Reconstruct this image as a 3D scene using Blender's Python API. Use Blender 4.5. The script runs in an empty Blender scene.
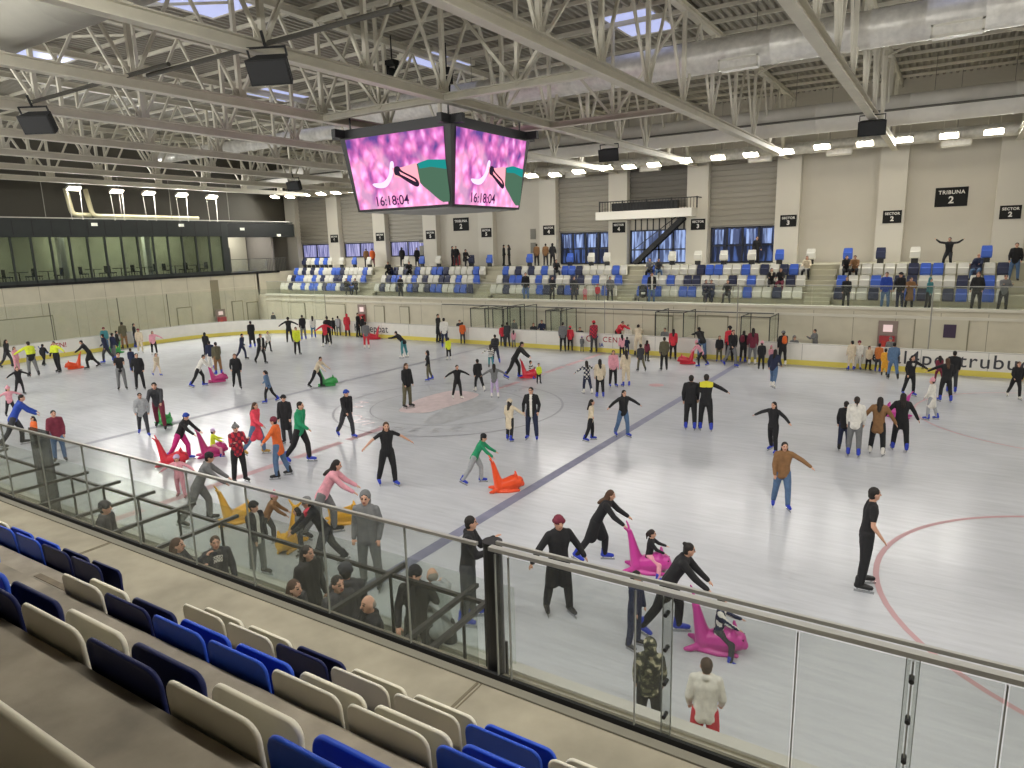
import bpy, bmesh, math, random
import numpy as np
from mathutils import Vector, Matrix, Euler
random.seed(7); rng = np.random.default_rng(7)
scene = bpy.context.scene
COL = scene.collection
PI = math.pi
R = math.radians

CAMX, CAMY, CAMZ = 16.3384, -21.0123, 6.1409
EXPO = 0.5
LOGO_PINK = [(-1.23, -1.59), (-1.86, 0.44), (-1.61, 2.3), (-0.22, 2.28), (0.15, 1.19), (0.09, -0.4), (-0.1, -1.39)]
LOGO_GREY = [(0.74, -2.48), (0.19, -0.53), (0.34, 1.28), (1.42, 1.19), (1.94, 0.13), (1.74, -1.34), (1.44, -2.45)]
SPEAKERS = [
(2.69, -9.52, 10.25, 0.45, 0.5, 'black speaker hanging from a pipe at the top left of centre'),
(-7.98, -9.68, 10.25, 0.5, 0.5, 'black speaker hanging from a pipe at the far left'),
(13.21, 10.83, 10.3, 0.1, 0.25, 'black speaker hanging at the right end of the near roof truss'),
(2.05, 10.69, 10.25, 0.1, 0.25, 'black speaker hanging at the end of the second roof truss'),
(-19.41, 10.1, 10.2, 0.1, 0.25, 'black speaker above the warm lamps at left')]
FAR_LAMPS = [(17.51, 10.87), (15.68, 10.87), (13.73, 10.87), (11.95, 10.85), (9.87, 10.89), (8.04, 10.8), (6.15, 10.81), (4.29, 10.81), (2.32, 10.8), (0.38, 10.73), (-1.25, 10.74), (-2.82, 10.81), (-4.74, 10.71), (-6.52, 10.65), (-8.29, 10.72)]
FAR_LAMPS2 = [(-34.51, 10.85), (-32.58, 10.74), (-30.68, 10.8), (-28.74, 10.76), (-26.99, 10.74), (-25.39, 10.8)]
# x, y, floor z, heading, height, pose, top, trousers, head, footwear, label, detail level, on skates[, seat height]
PEOPLE = [
(-29.01, -3.53, 0.0, -0.89, 1.67, 'walk', 'k', 'd', 'D', 'k', 'skater in black at the far left edge, half hidden by a pink jacket', 2, True),
(-26.87, -3.96, 0.0, -1.07, 1.4, 'stand', 'p', 'p', 'D', 'k', 'person in pink jacket and pink trousers skating at the far left end', 2, True),
(-24.16, -4.34, 0.0, 1.53, 1.9, 'armL', 'y', 'g', 'd', 'k', 'marshal in yellow hi-vis jacket and grey trousers facing the end boards', 2, True),
(-27.68, -2.23, 0.0, 0.47, 1.27, 'walk', 'k', 'k', 'd', 'k', 'skater in black just behind the yellow hi-vis marshal in grey trousers', 2, True),
(-24.19, -3.1, 0.0, -2.69, 1.75, 'armL', 'y', 'k', 'd', 'k', 'marshal in yellow hi-vis jacket and black trousers beside the orange seal', 2, True),
(-23.89, -1.63, 0.0, 2.69, 1.75, 'push', 'k:coat', 'k', 'd', 'k', 'person in black coat pushing the orange seal near the left end', 2, True),
(-30.13, 2.57, 0.0, -2.04, 1.6, 'stand', 't', 'j', 'H:a', 'b', 'person in grey-teal jacket standing behind the green seal at the end boards', 2, True),
(-25.019, -0.042, 0.0, 2.32, 1.76, 'walk', 'n', 'd', 'd', 'b', 'skater in navy jacket right of the green seal by the end boards', 2, True),
(-25.151, 0.432, 0.0, 0.05, 1.72, 'stand', 'n', 'g', 'd', 'b', 'skater with navy jacket and grey trousers in the group at the end boards', 2, True),
(-28.7, 2.59, 0.0, -0.31, 1.43, 'stand', 'k:coat', 'k', 'd', 'k', 'tall person in long black coat at the back of the end-board group', 2, True),
(-30.13, 3.8, 0.0, 1.43, 1.82, 'stand', 'v', 'u', 'd', 'k', 'person in olive jacket and tan trousers leaning near the end boards', 2, True),
(-30.13, 4.54, 0.0, -0.5, 1.65, 'stand', 'k', 'n', 'd', 'b', 'person in black jacket and dark trousers beside the tan trousers at the boards', 2, True),
(-27.23, 3.2, 0.0, -2.08, 1.55, 'stand', 'c', 'c', 'H:a', 'w', 'child in cream suit with dark red hat near the left boards', 2, True),
(-25.44, 3.07, 0.0, -2.09, 1.51, 'armL', 'p', 'k', 'B', 'w', 'girl with pink vest over black clothes near the left boards', 2, True),
(-15.94, -4.15, 0.0, -2.05, 1.79, 'phone', 'k:tee', 'g', 'd', 'k', 'man in black T-shirt and grey camouflage trousers looking down', 2, True),
(-20.8, -0.94, 0.0, 1.08, 1.21, 'stand', 'n', 'n', 'd', 'b', 'skater in blue hidden behind the man in the black T-shirt', 2, True),
(-15.11, -3.77, 0.0, -2.07, 1.74, 'pocket', 'k', 'k', 'd', 'k', 'teenager in black hoodie and black trousers beside the black T-shirt man', 2, True),
(-17.95, -1.24, 0.0, -1.57, 1.19, 'walk', 'c', 'c', 'B', 'b', 'girl in beige jacket gliding right of the black hoodie teenager', 2, True),
(-19.35, -6.96, 0.0, -1.6, 1.3, 'armsout', 'k', 'k', 'D', 'k', 'girl in black with arms spread near the left edge', 2, True),
(-14.67, -9.24, 0.0, -1.58, 1.21, 'armsout', 'p', 'k', 'H:p', 'k', 'child in pink jacket and pink hat with arms out at left edge', 2, True),
(-9.5, -11.1, 0.0, -0.37, 1.85, 'push', 'b', 'd', 'd', 'k', 'man in bright blue jacket bending over a child in orange', 2, True),
(-8.68, -10.94, 0.0, -3.0, 1.05, 'stand', 'o', 'd', 'D', 'k', 'child in orange jacket held up by the man in blue', 2, True),
(-6.26, -11.36, 0.0, -1.97, 1.64, 'stand', 'a', 'j', 'd', 'k', 'woman in maroon hoodie and jeans waving beside the blue jacket man', 2, True),
(-6.84, -8.38, 0.0, -2.07, 1.57, 'walk', 'L', 'd', 'd', 'b', 'young man in light grey jacket striding near the left blue line', 2, True),
(-7.11, -7.63, 0.0, -2.26, 1.9, 'push', 'd', 'a', 'd', 'k', 'man in dark vest and maroon trousers straddling the green seal', 2, True),
(-2.83, -9.46, 0.0, -1.07, 1.58, 'push', 'k', 'm', 'H:b', 'b', 'woman with blue hat and magenta trousers pushing the pink seal', 1, True),
(0.09, -11.43, 0.0, -2.45, 1.13, 'armsout', 'p', 'p', 'H:l', 'p', 'girl in pink with lavender hat standing behind the near glass', 1, True),
(0.46, -9.94, 0.0, -1.83, 1.66, 'phone', 'a', 'k', 'H:g', 'k', 'person in patterned red sweater and grey bobble hat holding something yellow', 1, True),
(-1.32, -8.0, 0.0, -1.16, 1.7, 'walk', 'R:coat', 'j', 'B', 'u', 'woman in coral red hooded coat and jeans walking with yellow boots', 1, True),
(-1.46, -6.73, 0.0, -2.6, 1.63, 'stand', 'k:coat', 'd', 'H:k', 'k', 'man in black coat with white headband behind the orange jacket', 1, True),
(1.11, -9.13, 0.0, 2.13, 1.74, 'armL', 'o:long', 'j', 'H:a', 'k', 'person in orange red jacket and jeans reaching to the coral coat woman', 1, True),
(0.57, -7.91, 0.0, -1.22, 1.9, 'walk', 'e', 'k', 'd', 'b', 'man in green hoodie and black trousers skating with blue skates', 1, True),
(-0.2, -5.3, 0.0, -1.81, 1.68, 'walk', 'k', 'd', 'H:b', 'b', 'person in black jacket with blue beanie and blue skates', 1, True),
(4.25, -8.2, 0.0, -2.04, 1.77, 'armsout', 'k:tee', 'k', 'B', 'b', 'woman in black short-sleeved top balancing with arms away from her body', 1, True),
(5.29, -11.26, 0.0, -0.9, 1.87, 'push', 'p', 'g', 'D', 'k', 'girl in pink top with long dark hair pushing a yellow seal', 1, True),
(2.21, -12.18, 0.0, -0.73, 1.81, 'push', 'g', 'g', 'H:k', 'k', 'person in grey jacket and dark beanie leaning over the yellow seal', 1, True),
(5.54, -13.29, 0.0, -1.49, 1.53, 'stand', 'w:vest', 'g', 'H:k', 'k', 'boy in dark jacket over white top with navy beanie behind the glass', 1, True),
(4.56, -12.24, 0.0, -0.81, 1.24, 'push', 'u', 'd', 'H:p', 'k', 'child in brown coat and dusty pink hat behind the near glass', 1, True),
(5.53, -12.25, 0.0, 2.46, 1.02, 'stand', 'g', 'd', 'D', 'k', 'child with dark hair and grey coat beside the third yellow seal', 1, True),
(6.48, -12.53, 0.0, 2.61, 1.68, 'push', 'k', 'd', 'H:g', 'k', 'person in black jacket with red scarf leaning behind the near glass', 1, True),
(7.76, -12.55, 0.0, -2.7, 1.89, 'pocket', 'g', 'g', 'C:g', 'k', 'tall man in grey hoodie with hood up and grey trousers', 1, True),
(10.03, -12.61, 0.0, -1.1, 1.89, 'phone', 'k', 'd', 'd', 'b', 'man in black jacket stepping beside the black steel post', 1, True),
(11.2, -11.65, 0.0, -2.29, 1.78, 'armsdown', 'k:coat', 'k', 'H:a', 'k', 'woman in black coat with maroon beanie and black skates', 1, True),
(10.97, -9.55, 0.0, -1.31, 1.62, 'push', 'k:coat', 'k', 'B', 'b', 'woman in long black puffer coat pushing a pink seal', 1, True),
(13.07, -11.35, 0.0, -1.33, 1.72, 'push', 'k:long', 'k', 'U', 'b', 'woman in black with hair bun pushing the nearest pink seal', 1, True),
(12.68, -11.96, 0.0, -1.71, 1.27, 'stand', 'n', 'n', 'D', 'k', 'person in navy coat standing behind the glass near the camouflage jacket', 1, True),
(15.47, -8.22, 0.0, -1.33, 1.9, 'pocket', 'k:tee', 'k', 'd', 'k', 'man in black T-shirt and black trousers gliding alone on the right', 1, True),
(13.46, -5.06, 0.0, -2.79, 1.63, 'armL', 'u', 'j', 'D', 'b', 'girl in tan puffer jacket and jeans holding out one gloved hand', 1, True),
(12.35, -0.72, 0.0, 2.81, 1.54, 'armsout', 'k', 'k', 'D', 'b', 'woman in black with both arms spread right of the blue line', 1, True),
(9.46, 0.67, 0.0, 0.31, 1.85, 'stand', 'k', 'k', 'd', 'b', 'man in black hoodie with his back turned, left of the yellow shoulders', 1, True),
(9.93, 0.77, 0.0, 0.37, 1.9, 'armR', 'k:yoke', 'k', 'd', 'b', 'man in black top with yellow shoulders reaching one arm out', 1, True),
(10.42, 8.59, 0.0, -0.15, 1.66, 'walk', 'n', 'j', 'D', 'w', 'girl in navy jacket and blue jeans with white skates', 2, True),
(9.04, 12.57, 0.0, 0.21, 1.35, 'stand', 'k', 'k', 'H:p', 'k', 'small child in black with pink hat near the far boards', 2, True),
(9.7, 14.06, 0.0, 0.54, 1.72, 'stand', 'k', 'k', 'H:g', 'w', 'person in black carrying an orange backpack at the far boards', 2, True),
(9.12, 14.24, 0.0, -2.59, 0.9, 'stand', 'p', 'c', 'H:p', 'w', 'toddler in pale pink by the far boards', 2, True),
(7.09, 14.24, 0.0, 0.61, 1.84, 'stand', 'r', 'k', 'H:k', 'k', 'tall man in red jacket with black cap at the rink gate', 2, True),
(7.78, 14.24, 0.0, -0.11, 1.64, 'stand', 'k', 'k', 'D', 'b', 'person in black between the red jacket and maroon backpack', 2, True),
(8.34, 13.78, 0.0, 0.23, 1.84, 'stand', 'a', 'g', 'D', 'w', 'person with maroon top and pale jeans at the rink gate', 2, True),
(7.57, 12.82, 0.0, -2.36, 1.88, 'walk', 'k', 'g', 'D', 'b', 'woman in black top and grey jeans near the rink gate', 2, True),
(6.64, 14.01, 0.0, -2.87, 1.34, 'stand', 'k', 'v', 'B', 'b', 'girl in black with olive skirt left of the rink gate', 2, True),
(5.64, 14.24, 0.0, 0.64, 1.9, 'lean', 'k', 'j', 'd', 'k', 'man in black jacket leaning over the far boards beside the red seal', 2, True),
(6.21, 12.23, 0.0, 1.87, 1.38, 'push', 'p', 'k', 'H:p', 'b', 'little girl in pink coat pushing the red seal', 2, True),
(4.32, 13.69, 0.0, 0.33, 1.64, 'stand', 'r', 'k', 'D', 'k', 'person in red jacket with long hair at the far boards', 2, True),
(4.99, 10.49, 0.0, 0.52, 1.65, 'stand', 'v', 'k', 'd', 'k', 'man in olive jacket and black trousers with his back turned', 2, True),
(4.09, 9.8, 0.0, 0.73, 1.35, 'walk', 'd', 'v', 'd', 'k', 'boy in dark vest and olive trousers left of the olive jacket man', 2, True),
(3.31, 12.58, 0.0, -0.15, 1.1, 'stand', 'a', 'k', 'D', 'k', 'girl in maroon jacket behind the boy in olive trousers', 2, True),
(2.16, 14.21, 0.0, 0.38, 1.9, 'lean', 'c', 'c', 'd', 'k', 'person in cream coat bending over the far boards', 2, True),
(1.62, 13.26, 0.0, 0.75, 1.25, 'stand', 'p', 'k', 'D', 'k', 'girl in pink jacket and black trousers facing the far boards', 2, True),
(1.5, 14.24, 0.0, 0.4, 1.0, 'walk', 'n', 'n', 'd', 'b', 'boy in navy jacket between the pink jacket and cream coat', 2, True),
(-0.52, 14.24, 0.0, 0.8, 1.84, 'stand', 'a', 'd', 'H:r', 'k', 'child in red and grey patterned snowsuit beside the board advert', 2, True),
(-1.27, 14.24, 0.0, 0.46, 0.9, 'stand', 'g', 'g', 'H:l', 'k', 'toddler in grey snowsuit at the far boards', 2, True),
(4.83, 6.23, 0.0, 0.75, 1.62, 'stand', 'c', 'c', 'D', 'b', 'child in cream coat with blue skates right of the pink top', 2, True),
(4.33, 6.0, 0.0, -2.37, 1.62, 'stand', 'p', 'k', 'B', 'b', 'young woman in pink top and black trousers with long hair', 2, True),
(4.75, 3.78, 0.0, 0.61, 1.6, 'stand', 'c', 'k', 'D', 'b', 'young woman in cream sweater and black trousers seen from behind', 2, True),
(3.94, 4.24, 0.0, 0.81, 1.39, 'armsout', 'n', 'n', 'D', 'w', 'girl in navy patterned top with arms spread and white skates', 2, True),
(7.12, -1.98, 0.0, -1.12, 1.34, 'armsout', 'c', 'k', 'D', 'b', 'girl in beige jacket holding hands with the black jacket woman', 1, True),
(7.84, -1.1, 0.0, -2.21, 1.56, 'armsout', 'k', 'j', 'D', 'b', 'woman in black jacket and blue jeans leading the beige girl', 1, True),
(4.83, -3.14, 0.0, 0.05, 1.35, 'armR', 'c:coat', 'k', 'H:c', 'b', 'girl in long beige coat and fur hat raising one arm', 1, True),
(5.4, -2.72, 0.0, -2.78, 1.74, 'pocket', 'k:vest', 'n', 'd', 'b', 'man in open black jacket over white shirt beside the beige coat girl', 1, True),
(6.25, -6.96, 0.0, -1.12, 1.44, 'push', 'e', 'L', 'H:k', 'b', 'child in dark green jacket and black hat pushing the orange seal at centre', 1, True),
(-0.46, 5.81, 0.0, -1.19, 1.9, 'push', 'k', 'k', 'd', 'b', 'man in black pushing the red seal above the centre circle', 2, True),
(1.07, 5.22, 0.0, -2.27, 0.91, 'stand', 'y', 'k', 'd', 'k', 'child in neon yellow jacket crouching beside the red seal at centre', 2, True),
(0.87, 1.94, 0.0, 0.59, 1.42, 'armsout', 'g', 'l', 'D', 'w', 'girl in grey sweater and lavender trousers with arms out', 2, True),
(-0.41, 2.64, 0.0, 0.97, 1.44, 'walk', 'k', 'k', 'd', 'w', 'young man in black seen from behind left of the lavender trousers', 2, True),
(-0.41, 1.12, 0.0, -2.14, 1.42, 'armsout', 'k', 'k', 'd', 'w', 'figure skater in black with arms stretched out in the centre circle', 2, True),
(-3.24, 7.77, 0.0, 0.6, 1.19, 'armL', 'w', 't', 'D', 'k', 'girl in striped sweater and teal trousers left of the red seal', 2, True),
(-3.68, 8.89, 0.0, 0.76, 1.59, 'walk', 'k', 'n', 'd', 'b', 'tall skater in black behind the striped sweater girl', 2, True),
(-6.79, 14.365, 0.0, 0.58, 1.36, 'stand', 'r', 'd', 'd', 'k', 'person in red jacket with back turned at the far boards, left of the glass frames', 2, True),
(-6.328, 14.19, 0.0, 0.92, 1.55, 'stand', 'd', 'd', 'd', 'k', 'person in dark grey beside the red jacket at the far boards', 2, True),
(-5.852, 14.165, 0.0, 0.56, 1.05, 'stand', 'p', 'g', 'D', 'k', 'child in bright pink jacket at the far boards', 2, True),
(-9.75, 14.24, 0.0, 0.64, 1.42, 'stand', 'o', 'd', 'd', 'k', 'child in orange jacket facing the far boards', 2, True),
(-2.316, 13.884, 0.0, 0.49, 1.74, 'stand', 'g', 'k', 'd', 'k', 'man in grey sweater standing at the far boards seen from behind', 2, True),
(-2.044, 14.267, 0.0, 0.48, 1.46, 'stand', 'r', 'k', 'H:r', 'k', 'child in red jacket and red hat right of the grey sweater man', 2, True),
(-6.83, 8.94, 0.0, 1.01, 1.23, 'stand', 'y', 'k', 'd', 'w', 'child in neon yellow jacket near the far boards below the orange child', 2, True),
(-9.89, 12.54, 0.0, 0.66, 1.87, 'stand', 'w', 'n', 'd', 'b', 'person in white patterned jacket near the far boards', 2, True),
(-11.66, 14.2, 0.0, -1.42, 1.9, 'stand', 'k:coat', 'k', 'd', 'k', 'tall person in long black coat at the far boards', 2, True),
(-1.24, -1.04, 0.0, -1.72, 1.79, 'stand', 'k', 'v', 'B', 'k', 'woman with long hair, black top and brown shorts by the centre circle', 2, True),
(-3.99, 3.67, 0.0, 2.26, 1.42, 'armR', 'k', 'v', 'C:k', 'b', 'person in black hooded jacket pointing left above the centre circle', 2, True),
(-9.75, 8.45, 0.0, 1.77, 1.72, 'lean', 'k', 't', 'd', 'w', 'figure skater in black top and dark teal shorts leaning forward', 2, True),
(-14.32, 10.29, 0.0, 0.77, 1.7, 'stand', 'g', 'r', 'd', 'w', 'child in grey top and bright red trousers near the far boards', 2, True),
(-18.834, 14.174, 0.0, -1.31, 1.77, 'stand', 'k', 'k', 'd', 'k', 'tall person in black at the left end of the board lettering', 2, True),
(-18.356, 14.156, 0.0, 1.83, 1.57, 'stand', 'k', 'k', 'd', 'k', 'person in black bending over the child in red trousers', 2, True),
(-19.94, 14.21, 0.0, 0.8, 1.65, 'stand', 'r:coat', 'k', 'C:r', 'k', 'person in long red hooded coat at the far boards', 2, True),
(-20.88, 14.24, 0.0, 0.81, 1.46, 'stand', 'L', 'g', 'd', 'k', 'person in pale grey between two dark coats at the far boards', 2, True),
(-21.39, 14.24, 0.0, 0.82, 1.31, 'stand', 'k', 'k', 'd', 'k', 'short person in black left of the pale grey jacket at the far boards', 2, True),
(-18.09, 10.66, 0.0, 1.18, 1.9, 'stand', 'k', 'k', 'd', 'k', 'person in black behind the red jacket with open arms', 2, True),
(-17.56, 9.91, 0.0, 1.18, 1.67, 'armsout', 'r', 'k', 'd', 'w', 'person in red jacket with arms away from sides', 2, True),
(-21.97, 12.86, 0.0, 0.85, 1.58, 'stand', 'w', 'j', 'D', 'b', 'woman in white top and blue jeans near the curved boards', 2, True),
(-21.81, 11.81, 0.0, 1.21, 1.76, 'stand', 'k', 'g', 'd', 'b', 'man in black jacket and pale grey jeans near the curved boards', 2, True),
(-21.51, 10.32, 0.0, 0.88, 1.76, 'armsout', 'k', 'k', 'H:k', 'k', 'person in black with cap and arms spread near the curved boards', 2, True),
(-16.59, 6.76, 0.0, -1.92, 1.7, 'stand', 'y', 'k', 'd', 'k', 'child in oversized neon yellow jacket in the left half', 2, True),
(-19.39, 6.88, 0.0, -1.88, 1.3, 'walk', 'w', 'k', 'd', 'k', 'boy in white shirt and black trousers in the left half', 2, True),
(-15.89, 3.61, 0.0, -1.7, 1.74, 'walk', 'k:vest', 'k', 'd', 'k', 'man in black jacket over grey shirt in the left half', 2, True),
(-18.2, 4.09, 0.0, -1.15, 1.57, 'walk', 'n', 'n', 'd', 'k', 'skater in navy leaning forward left of the grey shirt man', 2, True),
(-21.95, 7.66, 0.0, 1.28, 1.77, 'stand', 'k:coat', 'k', 'd', 'b', 'tall person in black coat with blue skates by the end curve', 2, True),
(-10.97, -1.59, 0.0, -2.19, 1.68, 'walk', 'k', 'k', 'B', 'k', 'child in black facing the camera in the left half', 2, True),
(-7.11, -2.9, 0.0, 2.13, 1.39, 'walk', 'J', 'k', 'P', 'b', 'girl in light blue denim jacket with ponytail and blue skates', 2, True),
(-13.02, -2.04, 0.0, -0.75, 1.64, 'push', 'w', 'k', 'd', 'b', 'child in white top pushing the magenta seal in the left half', 2, True),
(-21.76, 4.18, 0.0, 0.64, 1.41, 'stand', 'k', 'k', 'C:k', 'k', 'person in black hood behind the group at the magenta seal', 2, True),
(-16.85, 1.14, 0.0, 0.98, 1.57, 'stand', 'n', 'w', 'd', 'b', 'child in navy jacket with white leggings behind the magenta seal', 2, True),
(-15.11, 0.34, 0.0, 1.32, 1.71, 'stand', 'v', 'u', 'd', 'b', 'person in olive jacket and khaki trousers behind the magenta seal', 2, True),
(-7.61, 0.22, 0.0, -1.25, 1.54, 'push', 'c', 'k', 'd', 'k', 'girl in cream coat pushing the green seal near the blue line', 2, True),
(16.14, 5.45, 0.0, 1.23, 1.41, 'armR', 'w:coat', 'L', 'H:p', 'b', 'child in white snow coat and pink helmet with blue skates', 2, True),
(15.34, 9.21, 0.0, -2.59, 1.61, 'armL', 'k', 'k', 'D', 'b', 'girl in black sweater with white print reaching her hand to the left', 2, True),
(16.51, 8.61, 0.0, 0.34, 1.66, 'armL', 'k', 'k', 'B', 'b', 'woman in black stretching one arm to the girl with white print', 2, True),
(16.72, 10.46, 0.0, -0.01, 1.67, 'stand', 'k', 'd', 'd', 'b', 'man in black with a child on the right behind the reaching woman', 2, True),
(16.25, 12.43, 0.0, 0.35, 1.14, 'walk', 'a', 'a', 'D', 'k', 'child in maroon between the two women reaching out', 2, True),
(18.72, 10.23, 0.0, -2.87, 1.45, 'walk', 'k', 'k', 'B', 'w', 'girl in black with white skates at the right edge', 2, True),
(14.55, 12.37, 0.0, 0.23, 1.66, 'walk', 'J', 'j', 'd', 'k', 'woman in denim blue jacket and light jeans by the board lettering', 2, True),
(14.18, 13.21, 0.0, 0.06, 1.21, 'stand', 'Y:coat', 'Y', 'd', 'k', 'small child in yellow snowsuit held by the denim jacket woman', 2, True),
(13.852, 14.06, 0.0, -0.28, 1.32, 'stand', 'O', 'd', 'd', 'b', 'person in orange jacket at the far boards lettering', 2, True),
(13.438, 14.27, 0.0, -2.71, 1.14, 'stand', 'c', 'k', 'D', 'k', 'girl in beige jacket between the white pair and orange jacket', 2, True),
(12.992, 14.42, 0.0, -2.87, 1.34, 'stand', 'w', 'w', 'H:a', 'b', 'child in white snowsuit with dark red hat at the far boards', 2, True),
(12.741, 14.03, 0.0, 0.45, 1.39, 'stand', 'c', 'c', 'd', 'b', 'child in cream snowsuit leftmost of the pair in white at the boards', 2, True),
(14.104, 0.35, 0.0, 0.1, 1.49, 'stand', 'k', 'n', 'd', 'k', 'boy in black, leftmost of the four skating in a line', 1, True),
(14.406, -0.05, 0.0, 0.09, 1.75, 'stand', 'w', 'g', 'P', 'b', 'woman in white jacket with ponytail in the line of four', 1, True),
(14.95, 0.4, 0.0, -0.02, 1.7, 'armsdown', 'u:long', 'k', 'D', 'w', 'woman with long hair and brown leather jacket in the line of four', 1, True),
(15.48, 1.11, 0.0, 0.13, 1.72, 'armsdown', 'k:long', 'k', 'D', 'b', 'woman in black hoodie, rightmost of the four skating in a line', 1, True),
(18.87, 20.0, 3.85, 3.08, 1.85, 'pocket', 'k', 'j', 'd', 'k', 'man in black jacket and jeans standing high in the far stand at right edge', 2, False),
(11.94, 17.5, 2.6, -3.03, 1.61, 'stand', 'k', 'k', 'D', 'k', 'woman in black at the far stand glass, right of the widest stairs', 2, False),
(13.69, 17.5, 2.6, -3.07, 1.85, 'stand', 'b', 'j', 'd', 'k', 'man in bright blue jacket and pale jeans at the far stand glass', 2, False),
(14.31, 17.6, 2.6, 2.67, 1.82, 'stand', 'k', 'n', 'H:k', 'k', 'person in black hat between the blue jacket and brown coat', 2, False),
(14.72, 17.4, 2.6, -2.75, 1.6, 'phone', 'u:coat', 'k', 'd', 'k', 'person in rust brown coat at the far stand glass', 2, False),
(15.52, 17.4, 2.6, -2.07, 1.57, 'stand', 't', 'k', 'C:t', 'k', 'child in teal hooded jacket at the far stand glass', 2, False),
(17.41, 17.5, 2.6, 2.94, 1.85, 'pocket', 'k', 'k', 'B', 'k', 'woman in dark open jacket at the far stand glass on the right', 2, False),
(18.43, 17.5, 2.6, -2.85, 1.72, 'phone', 'g', 'k', 'd', 'k', 'person in grey jacket at the far stand glass, rightmost', 2, False),
(6.28, 22.6, 4.65, -2.57, 1.68, 'pocket', 'k', 'k', 'd', 'k', 'man in black standing before the dark windows near sector sign three', 2, False),
(1.6, 17.6, 2.6, -2.6, 1.85, 'stand', 'k:vest', 'j', 'd', 'k', 'man in open black jacket and jeans standing at the foot of the stairs', 2, False),
(-3.47, 17.6, 2.6, -2.67, 1.6, 'pocket', 'd', 'k', 'd', 'k', 'person in dark coat at the far stand glass under the glazed doors', 2, False),
(-5.03, 17.6, 2.6, -1.94, 1.6, 'stand', 'k', 'k', 'd', 'k', 'person in black at the far stand glass left of the dark coat', 2, False),
(-7.1, 17.8, 2.6, -2.77, 1.85, 'stand', 'k', 'j', 'd', 'k', 'man in black jacket and jeans in front row left of sector four', 2, False),
(-17.71, 17.6, 2.6, -2.07, 1.6, 'stand', 'k', 'k', 'd', 'k', 'person in black at the glass in the left part of the far stand', 2, False),
(-2.62, 17.4, 2.6, -2.68, 0.95, 'stand', 'p', 'r', 'd', 'k', 'small child in pink at the far stand glass', 2, False),
(-1.82, 17.5, 2.6, -2.7, 1.1, 'stand', 'r', 'g', 'H:r', 'k', 'small child in red jacket and hat at the far stand glass', 2, False),
(-1.22, 18.0, 2.6, -2.72, 1.6, 'pocket', 'g', 'd', 'C:g', 'k', 'person in grey hooded jacket at the far stand glass by the stairs', 2, False),
(-8.68, 22.0, 4.65, 0.53, 1.6, 'stand', 'u', 'k', 'd', 'k', 'left person in brown of the trio behind the top row', 2, False),
(-8.06, 22.2, 4.65, 0.51, 1.6, 'stand', 'u', 'd', 'd', 'k', 'middle person in brown coat of the trio behind the top row', 2, False),
(-7.23, 21.7, 4.65, 0.33, 1.6, 'pocket', 'k', 'k', 'C:k', 'k', 'person in black puffer, right one of the trio behind the top row', 2, False),
(-11.59, 22.2, 4.65, -1.0, 1.6, 'stand', 'k', 'k', 'd', 'k', 'tall person in black by the white back wall left of sector four', 2, False),
(-11.0, 22.0, 4.65, 2.14, 1.6, 'pocket', 'k', 'k', 'D', 'k', 'shorter person in black by the white back wall', 2, False),
(-16.32, 22.2, 4.65, -0.92, 1.6, 'stand', 'k', 'k', 'd', 'k', 'tall person in black near the red fire cabinet on the back wall', 2, False),
(-15.73, 21.9, 4.65, -2.5, 1.6, 'pocket', 'k', 'd', 'd', 'k', 'second person in black near the red fire cabinet', 2, False),
(-19.83, 22.2, 4.65, -2.44, 1.56, 'stand', 'k:coat', 'k', 'd', 'k', 'person in long black coat before the left windows', 2, False),
(-21.56, 22.4, 4.65, 0.72, 1.6, 'stand', 'k', 'k', 'C:k', 'k', 'person in black hood in front of the low left windows', 2, False),
(-25.33, 22.2, 4.65, 0.77, 1.6, 'stand', 'u', 'd', 'd', 'k', 'person in brown at the back row before the pillar', 2, False),
(-24.83, 22.4, 4.65, 0.76, 1.6, 'stand', 'o', 'a', 'd', 'k', 'person in orange top at the back row beside the pillar', 2, False),
(16.14, 21.05, 4.65, 2.97, 1.7, 'up', 'k', 'k', 'd', 'k', 'person in black raising both arms in the top row below the big sign', 2, False, 0.45),
(17.45, 20.25, 3.85, 2.77, 1.7, 'sit', 'n', 'j', 'z', 'k', 'person in navy bending forward on the right of the far stand', 2, False, 0.45),
(11.54, 20.05, 3.85, -2.85, 1.7, 'sit', 'k', 'k', 'D', 'k', 'left person in black of the pair seated beside the widest stairs', 2, False, 0.45),
(11.98, 20.05, 3.85, 3.07, 1.7, 'sit', 'u', 'k', 'd', 'k', 'right person in brown of the pair seated beside the widest stairs', 2, False, 0.45),
(9.57, 20.25, 3.85, 3.13, 1.7, 'sit', 'c', 'k', 'B', 'k', 'woman in cream coat seated at the stairs left side', 2, False, 0.45),
(7.92, 19.15, 3.25, -2.76, 1.7, 'sit', 'k', 'k', 'D', 'k', 'left person in black with pale scarf seated in the second row', 2, False, 0.45),
(8.45, 19.15, 3.25, -3.12, 1.7, 'sit', 'k', 'a', 'D', 'k', 'right person in black seated in the second row', 2, False, 0.45),
(4.51, 18.35, 2.65, -2.5, 1.7, 'sit', 'n', 'd', 'd', 'k', 'left person seated in front row under the glazed doors', 2, False, 0.45),
(4.91, 18.35, 2.65, 3.07, 1.7, 'sit', 'n', 'n', 'd', 'k', 'person in navy seated in front row beside the dark coat', 2, False, 0.45),
(5.81, 18.35, 2.65, -3.06, 1.7, 'sit', 'k', 'd', 'P', 'k', 'person in black seated at right of the front row group', 2, False, 0.45),
(0.54, 20.05, 3.85, -2.95, 1.7, 'sit', 'g', 'k', 'd', 'k', 'person in grey seated high beside the stairs', 2, False, 0.45),
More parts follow.
